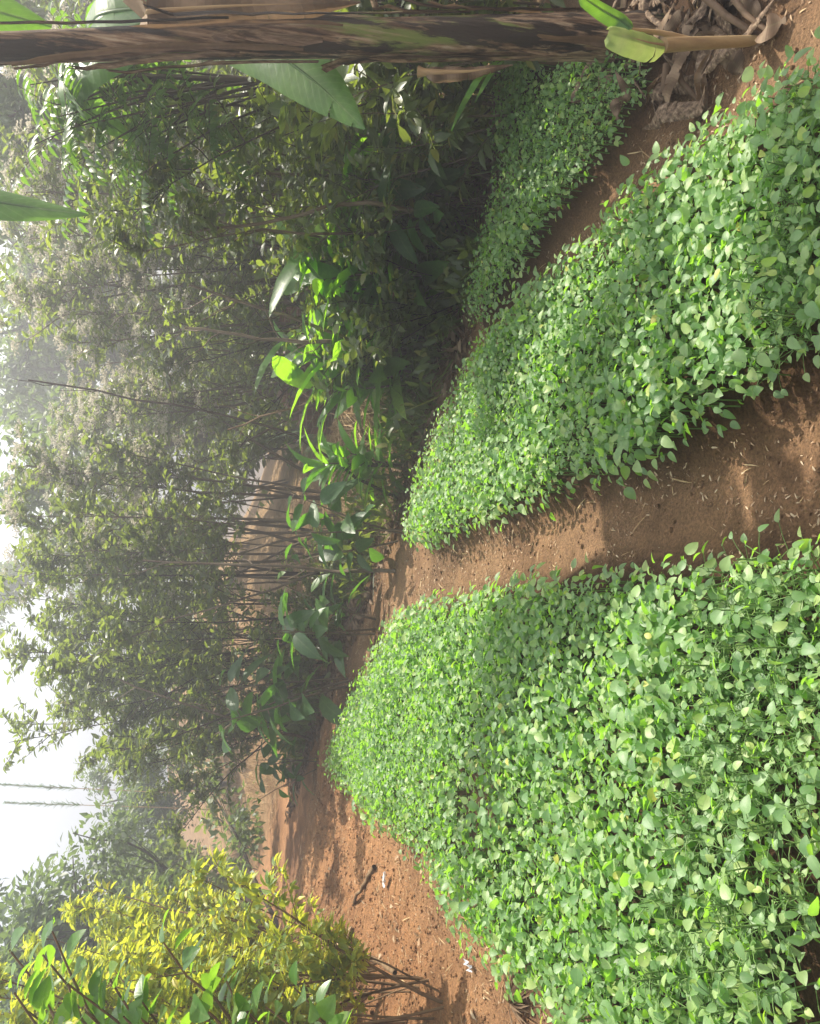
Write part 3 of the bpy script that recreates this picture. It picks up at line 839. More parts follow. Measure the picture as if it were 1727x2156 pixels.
# young tree at the left edge, only its branches reach into view
g = np.random.default_rng(111)
base = np.array(on_ground((-2.15, 2.75)))
t = thing('young_tree', base, 'young tree with large green leaves reaching in at the left edge', 'tree')
st, fo = MB(), MB()
trk = spine(g, [0, 0, -.05], [.02, -.02, 1], 2.6, 10, .03); tube(st, trk, np.linspace(.03, .01, 11), 7)
ends = [at(140, 2070, 2.55), at(345, 1985, 2.6), at(30, 2090, 2.5), at(90, 2010, 2.7), at(230, 2060, 2.45), at(300, 2110, 2.6), at(20, 2000, 2.8), at(180, 2130, 2.6), at(400, 2100, 2.5), at(560, 2120, 2.6), at(60, 2130, 2.5), at(260, 2140, 2.5), at(470, 2050, 2.6), at(620, 2080, 2.6), at(110, 1960, 2.6)]
for e in ends:
    e = np.array(e) - base
    s0 = trk[min(10, max(2, int(np.argmin(np.abs(trk[:, 2] - (e[2] - .35))))))]
    mid = (s0 + e) / 2 + [0, 0, -.06]
    Q, _ = along(np.array([s0, mid, e]), np.linspace(0, .999, 8)); Q[1:-1] += g.normal(0, .01, (6, 3))
    tube(st, Q, np.linspace(.009, .003, 8), 5)
    n = 14; ts = np.linspace(.3, 1, n); pl, dl = along(Q, np.minimum(ts, .99))
    d = dl * .6 + rnd_dir(g, n, -.6, .3)
    leaves(fo, leaf_tpl('ovate', .62, .2, .35), pl + nrm(d) * .02, d, np.array([0, 0, 1]) + g.normal(0, .35, (n, 3)), g.uniform(.07, .13, n), tint=g.random(n) * .93, g=g)
st.obj('trunk', M['brownstem'], t); fo.obj('foliage', M['young'], t)

# ------------------------------------------------------------------ background trees
def tree_parts(seed, H, crown_r, nlimb, ncl, nlf, lsize, r0, tpl=T_FAR, low=.3):
    g = np.random.default_rng(seed); st, fo = MB(), MB()
    P = spine(g, [0, 0, -.3], [g.normal(0, .06), g.normal(0, .06), 1], H * .85, 10, .06)
    tube(st, P, np.linspace(r0, r0 * .2, 11), 8)
    for i in range(nlimb):
        tt = g.uniform(low, .95); p0, d0 = along(P, np.array([tt]))
        a = i * 2.4 + g.normal(0, .4); d = np.array([math.cos(a), math.sin(a), g.uniform(.2, .9)])
        L = crown_r * g.uniform(.6, 1.15) * (1.15 - .55 * max(0, (tt - low)))
        B = spine(g, p0[0], nrm(d), L, 7, .13); tube(st, B, np.linspace(r0 * .35, r0 * .07, 8), 6)
        for k in range(ncl):
            c, _ = along(B, np.array([g.uniform(.3, 1.0)])); c = c[0] + rnd_dir(g, 1)[0] * .18 * crown_r * g.random()
            tube(st, [B[3], (B[3] + c) / 2 + g.normal(0, .05, 3), c], [r0 * .12, r0 * .08, r0 * .03], 4, cap=False)
            rr = crown_r * g.uniform(.13, .27); n = nlf
            o = rnd_dir(g, n, -.7, 1) * rr * g.random((n, 1)) ** .45 * [1, 1, .7]
            leaves(fo, tpl, c + o, nrm(o + [0, 0, -.15 * rr]) + rnd_dir(g, n) * .7, np.array([0, 0, 1]) + g.normal(0, .5, (n, 3)), lsize * g.uniform(.6, 1.25, n), g=g)
    return st, fo


def tree(name, loc, label, cat, group, leafm='tree', **kw):
    st, fo = tree_parts(**kw)
    t = thing(name, loc, label, cat, group)
    st.obj('trunk', M['bark'], t); fo.obj('crown', M[leafm], t)
    return t


GT = 'hazy trees beyond the hedge'
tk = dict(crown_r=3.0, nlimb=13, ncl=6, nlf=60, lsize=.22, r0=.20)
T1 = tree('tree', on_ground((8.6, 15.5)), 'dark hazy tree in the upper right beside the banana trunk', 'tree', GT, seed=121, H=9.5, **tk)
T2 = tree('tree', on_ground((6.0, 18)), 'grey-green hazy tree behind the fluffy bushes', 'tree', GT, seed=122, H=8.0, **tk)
for i, (x, y, sc, lb) in enumerate([(16, 30, 1.3, 'large faint tree in the haze at the far right'), (3, 24, 1.0, 'faint tree showing through the middle of the hedge top'), (-1.5, 27, .85, 'faint tree low behind the white sky gap'),
                                    (6.6, 12.5, .9, 'tree behind the right part of the hedge, half hidden'), (11.5, 20, 1.1, 'dark tree at the back beside the banana trunk'), (4.4, 21, 1.1, 'tall faint tree above the fluffy bushes'), (10, 36, 1.5, 'pale tree at the back of the valley'), (20, 24, 1.2, 'hazy tree at the right edge behind the banana trunk'),
                                    (5.2, 12.5, .62, 'small tree close behind the fluffy bushes'), (1.5, 15, .7, 'small tree behind the mud-brick wall')]):
    copy_thing((T1, T2)[i % 2], on_ground((x, y)), 1.1 + i * 2.1, lb, sc)
tl = dict(crown_r=2.2, nlimb=18, ncl=7, nlf=80, lsize=.12, r0=.09, low=.06)
TL = tree('tree', on_ground((-5.35, 10.6)), 'fine-leaved tree behind the yellow shrubs with a forked trunk', 'tree', 'trees on the left bank', seed=131, H=4.6, **tl)
copy_thing(TL, on_ground((-6.3, 10.0)), 2.4, 'fine-leaved tree at the top left corner behind the yellow shrubs', 1.1)
copy_thing(TL, on_ground((-7.0, 15.5)), 4.1, 'hazy small tree on the bank below the white sky', .8)
copy_thing(UG[0], on_ground((-6.2, 13.5)), 5.0, 'bushy green shrub on the bare bank below the white sky', 1.5, 'shrubs on the bare bank')
copy_thing(TL, on_ground((-5.4, 16.5)), .8, 'bushy tree between the hedge and the yellow shrubs', .7)

# tree with feathered leaves next to the banana trunk
g = np.random.default_rng(141)
base = np.array(on_ground(hp(-2.35, 1.3)[:2])); t = thing('feather_leaved_tree', base, 'slender tree with bright feathered leaves left of the banana trunk', 'tree')
st, fo = MB(), MB()
top = np.array(at(330, 160, 5.0)) - base
Q, _ = along(np.array([[0, 0, -.1], top * [.6, .6, .5], top]), np.linspace(0, .999, 12)); tube(st, Q, np.linspace(.04, .014, 12), 7)
for k in range(30):
    tx, ty = g.uniform(60, 460), g.uniform(130, 400)
    if tx < 130 and ty > 320 or ty > 390 - abs(tx - 250) * .35: continue
    e = np.array(at(tx, ty, g.uniform(4.5, 5.3))) - base
    s0 = Q[int(g.integers(6, 12))]
    B, _ = along(np.array([s0, (s0 + e) / 2 + [0, 0, .12], e]), np.linspace(0, .999, 8)); tube(st, B, np.linspace(.010, .003, 8), 4, cap=False)
    for m_ in range(4):
        p0, d0 = along(B, np.array([g.uniform(.55, 1)])); d = nrm(d0[0] * .7 + rnd_dir(g, 1, -.5, .4)[0])
        rc = spine(g, p0[0], d, .38, 6, .08, -.06); tube(st, rc, np.linspace(.003, .0015, 7), 4, cap=False)
        ts = np.repeat(np.linspace(.15, .98, 8), 2); pl, dl = along(rc, ts)
        side = nrm(np.cross(dl, [0, 0, 1])) * np.tile([1, -1], 8)[:, None]
        leaves(fo, T_LANCE, pl, side + dl * .45 + [0, 0, -.25], np.array([0, 0, 1]) + g.normal(0, .2, (16, 3)), g.uniform(.07, .11, 16), g=g)
st.obj('trunk', M['bark'], t); fo.obj('foliage', M['pinnate'], t)

# two plumed reeds against the sky
for k, (pa, pb_, lb) in enumerate([((330, 1668), (0, 1652), 'feathery reed plume, the upper one against the white sky'), ((330, 1700), (10, 1690), 'feathery reed plume, the lower one against the white sky')]):
    g = np.random.default_rng(150 + k); b0 = np.array(on_ground(gp(520, pa[1] + 10))) ; d = b0[1]
    t = thing('plumed_reed', b0, lb, 'reed', 'plumed reeds standing behind the hedge end')
    st, fo = MB(), MB(); A = np.array(at(pa[0], pa[1], d)) - b0; Bp = np.array(at(pb_[0], pb_[1], d)) - b0
    Q, _ = along(np.array([[0, 0, -.1], A, (A + Bp) / 2, Bp]), np.linspace(0, .999, 14)); tube(st, Q, np.linspace(.012, .004, 14), 5)
    n = 420; ts = .66 + .34 * g.random(n) ** .8; pl, dl = along(Q, ts)
    leaves(fo, leaf_tpl('mid', .09, .2, .5), pl, dl + rnd_dir(g, n) * .55, rnd_dir(g, n), g.uniform(.05, .20, n) * (1.25 - ts * .8), g=g)
    st.obj('stem', M['stalk'], t); fo.obj('plume', M['grass'], t)

# ------------------------------------------------------------------ banana plant
def banana_leaf(mb, pts, width, nor, tear=.3, seed=0, droop=.35, petiole=.12, rib=.012, shape='banana'):
    """a long blade on a midrib, split into strips here and there"""
    g = np.random.default_rng(seed)
    n = 34; ts = np.linspace(0, .999, n); C, D = along(np.array(pts, float), ts)
    k = np.ones(5) / 5
    for ax in range(3): C[2:-2, ax] = np.convolve(C[:, ax], k, 'valid')
    D = nrm(np.gradient(C, axis=0)); nor = np.array(nor, float)
    Xs = nrm(np.cross(D, nor)); Zs = np.cross(Xs, D)
    pr_ = np.array(LEAF_PROFILE[shape]); wid = np.interp((ts - petiole) / (1 - petiole), pr_[:, 0], pr_[:, 1]) * width / 2
    wid[ts < petiole] = 0.012
    for sgn in (-1, 1):
        off = 0.0; prev = None
        for i in range(n - 1):
            if g.random() < tear: off = g.uniform(-.15, .45); prev = None
            rows = []
            for j in (i, i + 1):
                r_ = []
                for s_ in (0, .35, .7, 1.0):
                    dr = droop * s_ * s_ + off * s_ * .6
                    r_.append(C[j] + sgn * Xs[j] * wid[j] * s_ * math.cos(dr) + Zs[j] * (.10 * wid[j] * s_ - wid[j] * s_ * math.sin(dr)) + D[j] * wid[j] * s_ * .18)
                rows.append(r_)
            if prev is not None: rows[0] = prev
            prev = rows[1]
            V = rows[0] + rows[1]
            L = [(sgn * s_, (i + q_) / n * 3, .5 + .4 * math.sin(i * .7 + seed)) for q_ in (0, 1) for s_ in (0, .35, .7, 1.0)]
            mb.add(V, [(0, 1, 5, 4), (1, 2, 6, 5), (2, 3, 7, 6)], L, 0)
    tube(mb, C - Zs * .004, np.interp(ts, [0, petiole, 1], [rib * 2.0, rib * 1.3, .002]), 6, 1)


mt, nt, out = newmat('banana_trunk')
tc = N(nt, 'ShaderNodeTexCoord')
def stretch(sc, sz, det, off=0):
    mp = N(nt, 'ShaderNodeMapping'); mp.inputs['Scale'].default_value = (1, 1, sz); mp.inputs['Location'].default_value = (off, off, off)
    nt.links.new(tc.outputs['Object'], mp.inputs[0])
    n = N(nt, 'ShaderNodeTexNoise'); n.inputs['Scale'].default_value = sc; n.inputs['Detail'].default_value = det; n.inputs['Roughness'].default_value = .62
    nt.links.new(mp.outputs[0], n.inputs['Vector']); return n.outputs[0]
fib = stretch(60, .05, 9); pat = stretch(10, .16, 7, 3.1); grn = stretch(9.0, .13, 5, 7.7); brk = stretch(22, .5, 5, 1.7)
fib = math_(nt, 'ADD', math_(nt, 'MULTIPLY', fib, .75), math_(nt, 'MULTIPLY', brk, .25))
c = ramp(nt, [(.34, (.035, .02, .012)), (.43, (.10, .058, .034)), (.50, (.21, .135, .078)), (.57, (.34, .24, .15)), (.66, (.48, .39, .27))], fib).outputs[0]
c = mixc(nt, c, mixc(nt, (.10, .15, .03), (.20, .24, .06), fib), ramp(nt, [(.56, (0, 0, 0)), (.64, (1, 1, 1))], grn).outputs[0])
c = mixc(nt, c, mixc(nt, (.012, .009, .008), (.05, .035, .025), fib), ramp(nt, [(.51, (0, 0, 0)), (.55, (1, 1, 1))], pat).outputs[0])
pr = N(nt, 'ShaderNodeBsdfPrincipled'); pr.inputs['Roughness'].default_value = .6; pr.inputs['Specular IOR Level'].default_value = .35
nt.links.new(c, pr.inputs['Base Color'])
bp = N(nt, 'ShaderNodeBump'); bp.inputs['Strength'].default_value = 1.0; bp.inputs['Distance'].default_value = .02
nt.links.new(math_(nt, 'ADD', fib, math_(nt, 'MULTIPLY', pat, .6)), bp.inputs['Height']); nt.links.new(bp.outputs[0], pr.inputs['Normal']); nt.links.new(pr.outputs[0], out.inputs[0])
M['btrunk'] = mt

base = np.array(on_ground(gp(1370, 72)))
BD = base[1]
t = thing('banana_plant', base, 'tall banana plant with a streaked brown and black trunk at the right', 'banana plant')
ax = np.array([[0, 0, -.12]] + [np.array(at(x, y, BD - .0)) - base for x, y in ((1300, 76), (900, 80), (500, 84), (0, 102), (-330, 112))])
g = np.random.default_rng(161); n = 110; sides = 40
C, D = along(ax, np.linspace(0, .999, n)); kk = np.ones(9) / 9
for a_ in range(2): C[4:-4, a_] = np.convolve(C[:, a_], kk, 'valid')
tt = np.linspace(0, 1, n); rad = np.interp(tt, [0, .06, .25, .6, 1], [.122, .106, .088, .068, .046])
a_ = np.arange(sides) / sides * 2 * PI
TT, AA = np.meshgrid(tt, a_, indexing='ij')
lay = np.zeros_like(TT)
for k in range(9):                         # overlapping leaf sheaths: each starts higher up and ends in a long edge
    a0 = k * 2.25 + .5; e = .14 + .09 * k + .05 * np.sin(AA * 3 + k)
    da = (AA - a0 + PI) % (2 * PI) - PI
    w_ = 1.25 - .5 * np.clip(TT - e + .3, 0, 1)
    lay += .055 * sstep(w_ + .03, w_ - .03, np.abs(da)) * sstep(e + .012, e - .012, TT)
nzv = vnoise(AA * 2.2, TT * 9, .5, 3) - .5 + .5 * (vnoise(AA * 6, TT * 20, .5, 4) - .5)
RR = rad[:, None] * (.86 + lay + .07 * nzv)
V = C[:, None] + RR[..., None] * np.stack([np.cos(AA), np.sin(AA), np.zeros_like(AA)], -1)
i_, j_ = np.meshgrid(np.arange(n - 1), np.arange(sides), indexing='ij'); j2 = (j_ + 1) % sides
mb = MB(); mb.add(V.reshape(-1, 3), np.stack([i_ * sides + j_, i_ * sides + j2, (i_ + 1) * sides + j2, (i_ + 1) * sides + j_], -1).reshape(-1, 4))
mb.obj('trunk', mt, t)
# peeling dry sheaths, one mesh each
for k in range(20):
    L = g.uniform(.25, .9); t0 = g.uniform(.02, .82); a0 = g.uniform(0, 2 * PI) if k > 8 else g.uniform(PI * .9, PI * 2.05)
    m_ = 12; hw = g.uniform(.06, .24); L = min(L, .9) + .12; mb = MB(); rows = []
    for i in range(m_):
        s_ = i / (m_ - 1); z_ = min(t0 + L / 3.6 * s_, .98); ci = min(int(z_ * (n - 1)), n - 2)
        r0_ = rad[ci] * 1.02 + .004 + .012 * s_ ** 1.5 + .045 * (s_ ** 5) * g.uniform(0, 1.3)
        row = []
        for b_ in range(5):
            q_ = (b_ - 2) / 2; aa = a0 + hw * q_ * (.25 + .75 * math.sin(PI * min(.97, .08 + s_ * .9)) ** .7 + .15 * math.sin(s_ * 17 + k)) + .12 * math.sin(s_ * 5 + k)
            row.append(C[ci] + [math.cos(aa) * (r0_ + .008 * abs(q_)), math.sin(aa) * (r0_ + .008 * abs(q_)), (z_ * (n - 1) - ci) * .036 + g.normal(0, .012) * (s_ > .9)])
        rows.append(row)
    V = np.array(rows).reshape(-1, 3)
    F = [(i * 5 + b_, i * 5 + b_ + 1, i * 5 + b_ + 6, i * 5 + b_ + 5) for i in range(m_ - 1) for b_ in range(4)]
    Lc = [((b_ - 2) / 2, i / m_, g.random() * .5 + .1 * (k % 5)) for i in range(m_) for b_ in range(5)]
    mb.add(V, F, Lc); mb.obj('dry_sheath', (M['sheath'], M['sheath'], M['dead'], mt)[k % 4], t)
# crown leaves: two hang into the picture, the others arch out above it
crown = C[-1]
def W(x, y, d): return np.array(at(x, y, d)) - base
bls = [([crown, W(-420, 260, BD - .1), W(-260, 380, BD - .25), W(30, 432, BD - .35), W(185, 452, BD - .4)], .17, (.3, -.6, .7), 'leaf'),
       ([crown, W(-520, 40, BD + .1), W(-380, -40, BD + .15), W(-120, -10, BD + .2), W(110, 55, BD + .22)], .52, (.2, -.7, .5), 'leaf'),
       ([crown, crown + [.3, -.6, .8], crown + [.6, -1.4, 1.0], crown + [.8, -2.1, .6]], .55, (0, 0, 1), 'leaf'),
       ([crown, crown + [.05, .5, .3], crown + [.3, .95, .45], crown + [.8, 1.1, .5], crown + [1.3, .7, .4]], .8, (0, 0, 1), 'leaf'),  # unseen leaf, placed and widened to cast a shade band on the middle bed
       ([crown, crown + [-.1, .6, .3], crown + [-.35, 1.2, .42], crown + [-1.0, 1.5, .45], crown + [-1.9, 1.35, .3]], .75, (0, 0, 1), 'leaf'),  # also unseen, shaped so that its shadow bands the left bed
       ([crown, crown + [.4, .1, .9], crown + [1.1, .2, 1.2], crown + [1.8, .3, .9], crown + [2.3, .3, .4]], .55, (0, 0, 1), 'leaf')]
for k, (pts_, w_, no, nm) in enumerate(bls):
    mb = MB(); banana_leaf(mb, pts_, w_, no, .22, 170 + k); mb.obj('leaf', [M['banana'], M['pinnate']], t)
mb = MB(); banana_leaf(mb, [W(350, 40, BD + .1), W(300, 25, BD + .05), W(480, 12, BD + .02), W(760, 4, BD)], .26, (0, -1, .1), .5, 191, .7, .1); o = mb.obj('dead_leaf', [M['dead'], M['stalk']], t)
o['label'] = 'brown dead leaf hanging down along the trunk'
mb = MB(); banana_leaf(mb, [W(880, 150, BD), W(920, 152, BD - .03), W(990, 150, BD - .05), W(1080, 136, BD - .05)], .09, (0, -1, .2), .5, 192, .8, .1); mb.obj('dead_leaf', [M['dead'], M['stalk']], t)

# second plant behind the trunk
bb = np.array(on_ground((base[0] + .35, base[1] + .75))); t = thing('banana_plant', bb, 'young banana plant behind the trunk, one broad leaf hanging to its left', 'banana plant')
P = spine(g, [0, 0, -.1], [-.05, 0, 1], 2.1, 8, .02); mb = MB(); tube(mb, P, np.linspace(.08, .045, 9), 14); mb.obj('trunk', M['btrunk'], t)
def W2(x, y, d): return np.array(at(x, y, d)) - bb
d0 = bb[1]
mb = MB(); banana_leaf(mb, [P[-2], W2(470, 60, d0 - .25), W2(575, 105, d0 - .45), W2(680, 185, d0 - .6), W2(768, 272, d0 - .7)], .27, (-.35, -.75, .5), .03, 195, .15, .18); mb.obj('leaf', [M['banana'], M['pinnate']], t)
for k, e in enumerate([(.9, .4, .1), (.3, 1.0, .3), (-.1, .9, .8), (.8, -.1, .9), (1.25, -.25, .6), (1.0, -.6, .6)]):  # last two leaves added, reaching out of view, to shade the dead-leaf heap
    e = np.array(e); p = P[-1]; mb = MB()
    banana_leaf(mb, [p, p + e * [.4, .4, 0] + [0, 0, .5], p + e * [.9, .9, .3] + [0, 0, .55], p + e * [1.4, 1.4, 0] + [0, 0, .2 * k]], .42, (0, 0, 1), .2, 200 + k); mb.obj('leaf', [M['banana'], M['pinnate']], t)

# broken sucker: a pale stalk with one folded wilting leaf
b0 = np.array(on_ground(gp(1608, 86))); d0 = b0[1]
t = thing('banana_sucker', b0, 'broken young banana shoot, pale stalk carrying one folded wilting leaf', 'banana shoot')
def W3(x, y, d): return np.array(at(x, y, d)) - b0
mb = MB(); Q, _ = along(np.array([W3(1625, 84, d0), W3(1500, 90, d0 - .02), W3(1398, 95, d0 - .03)]), np.linspace(0, .999, 10)); tube(mb, Q, np.linspace(.016, .023, 10), 10)
mb.obj('stalk', M['stalk'], t)
mb = MB(); banana_leaf(mb, [W3(1402, 95, d0 - .03), W3(1370, 90, d0 - .05), W3(1325, 78, d0 - .06), W3(1282, 66, d0 - .05)], .125, (.1, -1, .15), .12, 211, .75, .02, .006, 'blunt'); mb.obj('leaf', [M['wilted'], M['stalk']], t)
mb = MB(); banana_leaf(mb, [W3(1330, 62, d0), W3(1305, 42, d0 + .02), W3(1270, 22, d0 + .02), W3(1225, -8, d0)], .07, (-.2, -1, .3), .0, 212, .6, .02, .005, 'blunt'); mb.obj('leaf', [M['banana'], M['pinnate']], t)
mb = MB(); Q, _ = along(np.array([W3(1480, 92, d0 + .01), W3(1400, 70, d0 + .02), W3(1330, 62, d0)]), np.linspace(0, .999, 6)); tube(mb, Q, np.linspace(.012, .006, 6), 6); mb.obj('stalk', M['stalk'], t)

# reed leaf left of the trunk
b0 = np.array(on_ground(gp(1180, 120))); t = thing('reed_plant', b0, 'thin reed with two long green blades left of the trunk', 'reed')
def W4(x, y, d): return np.array(at(x, y, d)) - b0
d0 = b0[1]
mb = MB(); Q = [[0, 0, -.05], W4(1100, 112, d0 - .1), W4(1060, 118, d0 - .2)]; tube(mb, Q, [.007, .005, .004], 5); mb.obj('stem', M['grass'], t)
for k, pp in enumerate([[W4(1060, 118, d0 - .2), W4(1010, 160, d0 - .3), W4(975, 220, d0 - .32), W4(950, 275, d0 - .3)], [W4(1100, 112, d0 - .1), W4(1060, 125, d0 - .3), W4(1030, 160, d0 - .4), W4(1000, 215, d0 - .4)]]):
    mb = MB(); banana_leaf(mb, pp, .05, (-.2, -.6, .8), 0, 220 + k, .1, .01, .002); mb.obj('blade', [M['canna'], M['canna']], t)

# dead leaves and stalks heaped at the foot of the banana plants
g = np.random.default_rng(231)
for k in range(70):
    x, y = g.uniform(1290, 1640), g.uniform(-40, 235)
    if y > 150 and x > 1500 or (x > 1560 and y > 90): continue
    p = np.array(on_ground(gp(x, y, .03), .03 + .08 * g.random() * (k % 3 == 0))); a = g.uniform(0, 6.28); L = g.uniform(.16, .42)
    dd = np.array([math.cos(a), math.sin(a), 0]); mb = MB()
    banana_leaf(mb, [-dd * L / 2, -dd * L / 6 + [0, 0, .05 * g.random()], dd * L / 5 + g.normal(0, .04, 3), dd * L / 2 + [0, 0, g.uniform(-.02, .08)]], g.uniform(.03, .09), np.array([0, 0, 1]) + g.normal(0, .45, 3), .5, 240 + k, g.uniform(.1, .6), .06, .0022)
    o = mb.obj('dead_leaf', [M['sheath'] if k % 2 else M['dead'], M['sheath']]); o.location = p
    tag(o, 'curled brown dead leaf on the ground at the foot of the banana trunk', 'dead leaf', 'dead banana leaves heaped at the foot of the trunk')
for pa, pb_, r_, lb in [((1405, 135), (1420, 240), .017, 'dry brown leaf stalk lying left of the pale shoot'), ((1425, 135), (1475, 215), .014, 'curved dry stalk lying just below the first dry stalk'),
                        ((1480, -10), (1612, 84), .016, 'grey leaf stalk sloping down to the foot of the pale shoot'), ((1540, -10), (1635, 78), .013, 'second grey leaf stalk, nearest the lower right edge')]:
    A = np.array(gp(*pa, .10)); B_ = np.array(gp(*pb_, .02)); mb = MB(); Mi = (A + B_) / 2 + [0, 0, .03]
    Q, _ = along(np.array([A, Mi, B_]) - B_, np.linspace(0, .999, 9)); tube(mb, Q, np.linspace(r_, r_ * .6, 9), 7); o = mb.obj('dry_stalk', M['dead']); o.location = B_
    tag(o, lb, 'dry stalk')

# ------------------------------------------------------------------ litter and clods
def open_pts(g, n, x0, x1, y0, y1, free=True):
    p = np.c_[g.uniform(x0, x1, n), g.uniform(y0, y1, n)]
    k = hedge_q(p[:, 0], p[:, 1]) < .6
    for P in BEDS.values(): k &= ~inside(P, p[:, 0], p[:, 1])
    return p[k]
g = np.random.default_rng(251)
pts = np.concatenate([open_pts(g, 30000, -1.2, 2.4, 1.3, 7.5), open_pts(g, 22000, -4.5, -1, 2.4, 9)])
pts = pts[vnoise(pts[:, 0], pts[:, 1], .22, 31) + .6 * vnoise(pts[:, 0], pts[:, 1], .07, 32) > .62 + .25 * g.random(len(pts))]
tag(blades_on('chaff', M['chaff'], pts, (.005, .026), 252, .2, .28, .006), 'flecks of dry chaff and leaf bits strewn over the bare soil', 'chaff', kind='stuff')
pts = np.concatenate([open_pts(g, 900, -1.2, 2.4, 1.3, 7.5), open_pts(g, 3500, -4.5, -1, 2.4, 9)])
tag(blades_on('dry_twigs', M['straw'], pts, (.03, .13), 253, .12, .05, .008), 'bits of straw and dry stalk scattered over the bare soil', 'straw bits', kind='stuff')
pts = open_pts(g, 420, -4.5, -1.3, 2.4, 9)
tag(blades_on('dry_leaves', M['chaff'], pts, (.02, .06), 254, .3, .5, .012), 'small fallen dry leaves on the orange soil at the left', 'fallen leaves', kind='stuff')
cu = []
lin = np.linspace(-1, 1, 3)
cm = MB()
pts = np.concatenate([open_pts(g, 9000, -4.4, -1.5, 2.4, 8.5), open_pts(g, 5500, -1.2, 2.4, 1.3, 7)])
pz_ = ground_h(pts[:, 0], pts[:, 1])
sv_, sf_ = [], []
for ax_ in range(3):
    for s_ in (-1, 1):
        o_ = len(sv_)
        for u_ in lin:
            for v_ in lin:
                p = np.zeros(3); p[ax_] = s_; p[(ax_ + 1) % 3] = u_; p[(ax_ + 2) % 3] = v_; sv_.append(p / np.linalg.norm(p))
        for u_ in range(2):
            for v_ in range(2):
                q_ = [o_ + u_ * 3 + v_, o_ + u_ * 3 + 3 + v_, o_ + u_ * 3 + 4 + v_, o_ + u_ * 3 + 1 + v_]
                sf_.append(q_ if s_ > 0 else q_[::-1])
sv_ = np.array(sv_); sf_ = np.array(sf_)
for i in range(len(pts)):
    r_ = .003 + .009 * g.random() ** 5 + (.004 * g.random() ** 2 if pts[i, 0] < -1.5 else 0)
    ph = g.uniform(0, 6, 3)
    V = sv_ * (1 + .22 * np.sin(sv_ @ np.array([[3, 1, 2], [1, 4, -2], [2, -1, 3]]) + ph)) * r_ * g.uniform(.7, 1.2, 3)
    cm.add(V + [pts[i, 0], pts[i, 1], pz_[i] + r_ * .25], sf_, np.tile([[.9 if pts[i, 0] < -1.5 else 0, 0, 0]], (len(sv_), 1)))
tag(cm.obj('soil_clods', M['soil']), 'crumbs and clods of reddish soil on the bare ground', 'clods', kind='stuff')

# single pieces of litter
def flat_scrap(name, px_, size, mat, label, cat, seed):
    g = np.random.default_rng(seed); p = np.array(on_ground(gp(*px_), .02)); mb = MB(); n = 5
    V = []
    for i in range(n):
        for j in range(n):
            V.append([(i / 4 - .5) * size[0] * g.uniform(.7, 1.1), (j / 4 - .5) * size[1] * g.uniform(.7, 1.1), g.uniform(0, .03)])
    mb.add(V, [(i * n + j, (i + 1) * n + j, (i + 1) * n + j + 1, i * n + j + 1) for i in range(n - 1) for j in range(n - 1)])
    o = mb.obj(name, mat); o.location = p; o.rotation_euler = (0, 0, g.uniform(0, 6)); return tag(o, label, cat)
flat_scrap('paper_scrap', (820, 1852), (.11, .06), M['paper'], 'crumpled white paper scrap on the orange soil by the left bed', 'paper', 261)
flat_scrap('plastic_scrap', (1003, 2030), (.07, .035), M['paper'], 'small pale plastic scrap at the edge of the left bed', 'plastic', 262)
def stick(a_, b_, r_, label, matn='stem', name='stick'):
    A = np.array(gp(*a_, .02)); B_ = np.array(gp(*b_, .02)); mb = MB(); g = np.random.default_rng(int(a_[1]))
    Q, _ = along(np.array([A, B_]) - A, np.linspace(0, .999, 9)); Q[1:-1] += g.normal(0, r_ * .5, (7, 3)); tube(mb, Q, np.linspace(r_, r_ * .6, 9), 7)
    o = mb.obj(name, M[matn]); o.location = A; return tag(o, label, 'stick')
stick((788, 1825), (745, 1905), .018, 'dry stick lying across the orange soil beside the left bed', 'brownstem')
stick((708, 1985), (832, 2048), .026, 'thick brown branch lying at the foot of the yellow shrubs', 'brownstem', 'branch')
stick((1290, 330), (1330, 262), .012, 'thin dry stick on the path between the middle and right beds', 'stalk')
p = np.array(on_ground(gp(745, 1950), .02)); g = np.random.default_rng(271); n = 60
d = np.stack([g.uniform(-.9, -.2, n), g.normal(0, .25, n), g.uniform(.1, .5, n)], 1); fo = MB()
leaves(fo, leaf_tpl('blade', .05, .3, .4), np.zeros((n, 3)), d, np.array([0, 0, 1]) + g.normal(0, .3, (n, 3)), g.uniform(.15, .3, n), g=g)
o = fo.obj('straw_tuft', M['straw']); o.location = p; tag(o, 'fan of dry straw at the foot of the yellow shrubs', 'straw tuft')
p = np.array(on_ground(gp(1085, 2110), .02)); o = fo.obj('dry_leaf_fan', M['dead']); o.location = p; o.scale = (.9, .9, .5); o.rotation_euler = (0, 0, 2.3); tag(o, 'dry brown split leaf on the soil at the lower left edge', 'dry leaf')

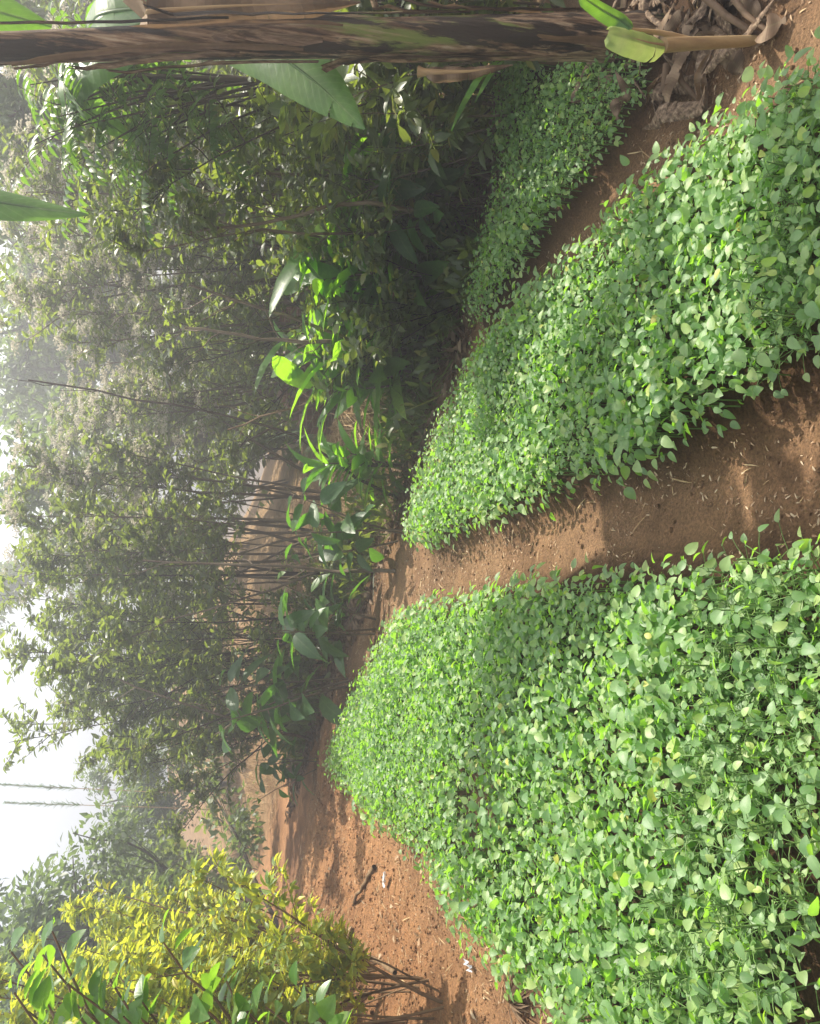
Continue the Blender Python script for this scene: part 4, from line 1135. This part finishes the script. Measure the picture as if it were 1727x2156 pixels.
# ------------------------------------------------------------------ light and camera settings
SUN_AZ, SUN_EL = R(38), R(53.5)            # azimuth measured from +X (right) towards +Y (ahead)
sv = np.array([math.cos(SUN_AZ) * math.cos(SUN_EL), math.sin(SUN_AZ) * math.cos(SUN_EL), math.sin(SUN_EL)])
w = bpy.data.worlds.new('World'); scene.world = w; w.use_nodes = True
nt = w.node_tree
bg = nt.nodes['Background']
sky = nt.nodes.new('ShaderNodeTexSky'); sky.sky_type = 'NISHITA'; sky.sun_disc = False
sky.sun_elevation = SUN_EL; sky.sun_rotation = math.atan2(sv[0], sv[1])
sky.dust_density = 4.0; sky.air_density = 1.0; sky.ozone_density = 1.0
nt.links.new(mixc(nt, sky.outputs[0], (8.4, 8.6, 8.9), .5), bg.inputs[0]); bg.inputs[1].default_value = .105
sl = bpy.data.lights.new('sun', 'SUN'); sl.energy = 5.0; sl.angle = R(.6); sl.color = (1, .93, .80)
so = bpy.data.objects.new('sun', sl); COL.objects.link(so)
so.rotation_euler = Vector(-sv).to_track_quat('-Z', 'Y').to_euler()

mt, nt, out = newmat('haze_air')
pv = N(nt, 'ShaderNodeVolumePrincipled'); pv.inputs['Color'].default_value = (.95, .96, 1, 1); pv.inputs['Density'].default_value = .020; pv.inputs['Anisotropy'].default_value = .6
nt.links.new(pv.outputs[0], out.inputs['Volume'])
mb = MB()
b = [(-160, -160, -9), (160, -160, -9), (160, 160, -9), (-160, 160, -9), (-160, -160, 14), (160, -160, 14), (160, 160, 14), (-160, 160, 14)]
mb.add(b, [(0, 3, 2, 1), (4, 5, 6, 7), (0, 1, 5, 4), (1, 2, 6, 5), (2, 3, 7, 6), (3, 0, 4, 7)])
hz = mb.obj('haze', mt, smooth=False)
tag(hz, 'thin bright morning haze over the whole plot', 'haze', kind='stuff')

vs = scene.view_settings
vs.view_transform = 'Standard'; vs.look = 'None'; vs.gamma = 1; vs.use_curve_mapping = False; vs.exposure = 1.15
scene.cycles.use_denoising = True
scene.cycles.max_bounces = 8; scene.cycles.transparent_max_bounces = 4; scene.cycles.volume_bounces = 0
scene.cycles.transmission_bounces = 4; scene.cycles.diffuse_bounces = 4; scene.cycles.glossy_bounces = 2
scene.cycles.sample_clamp_indirect = 6
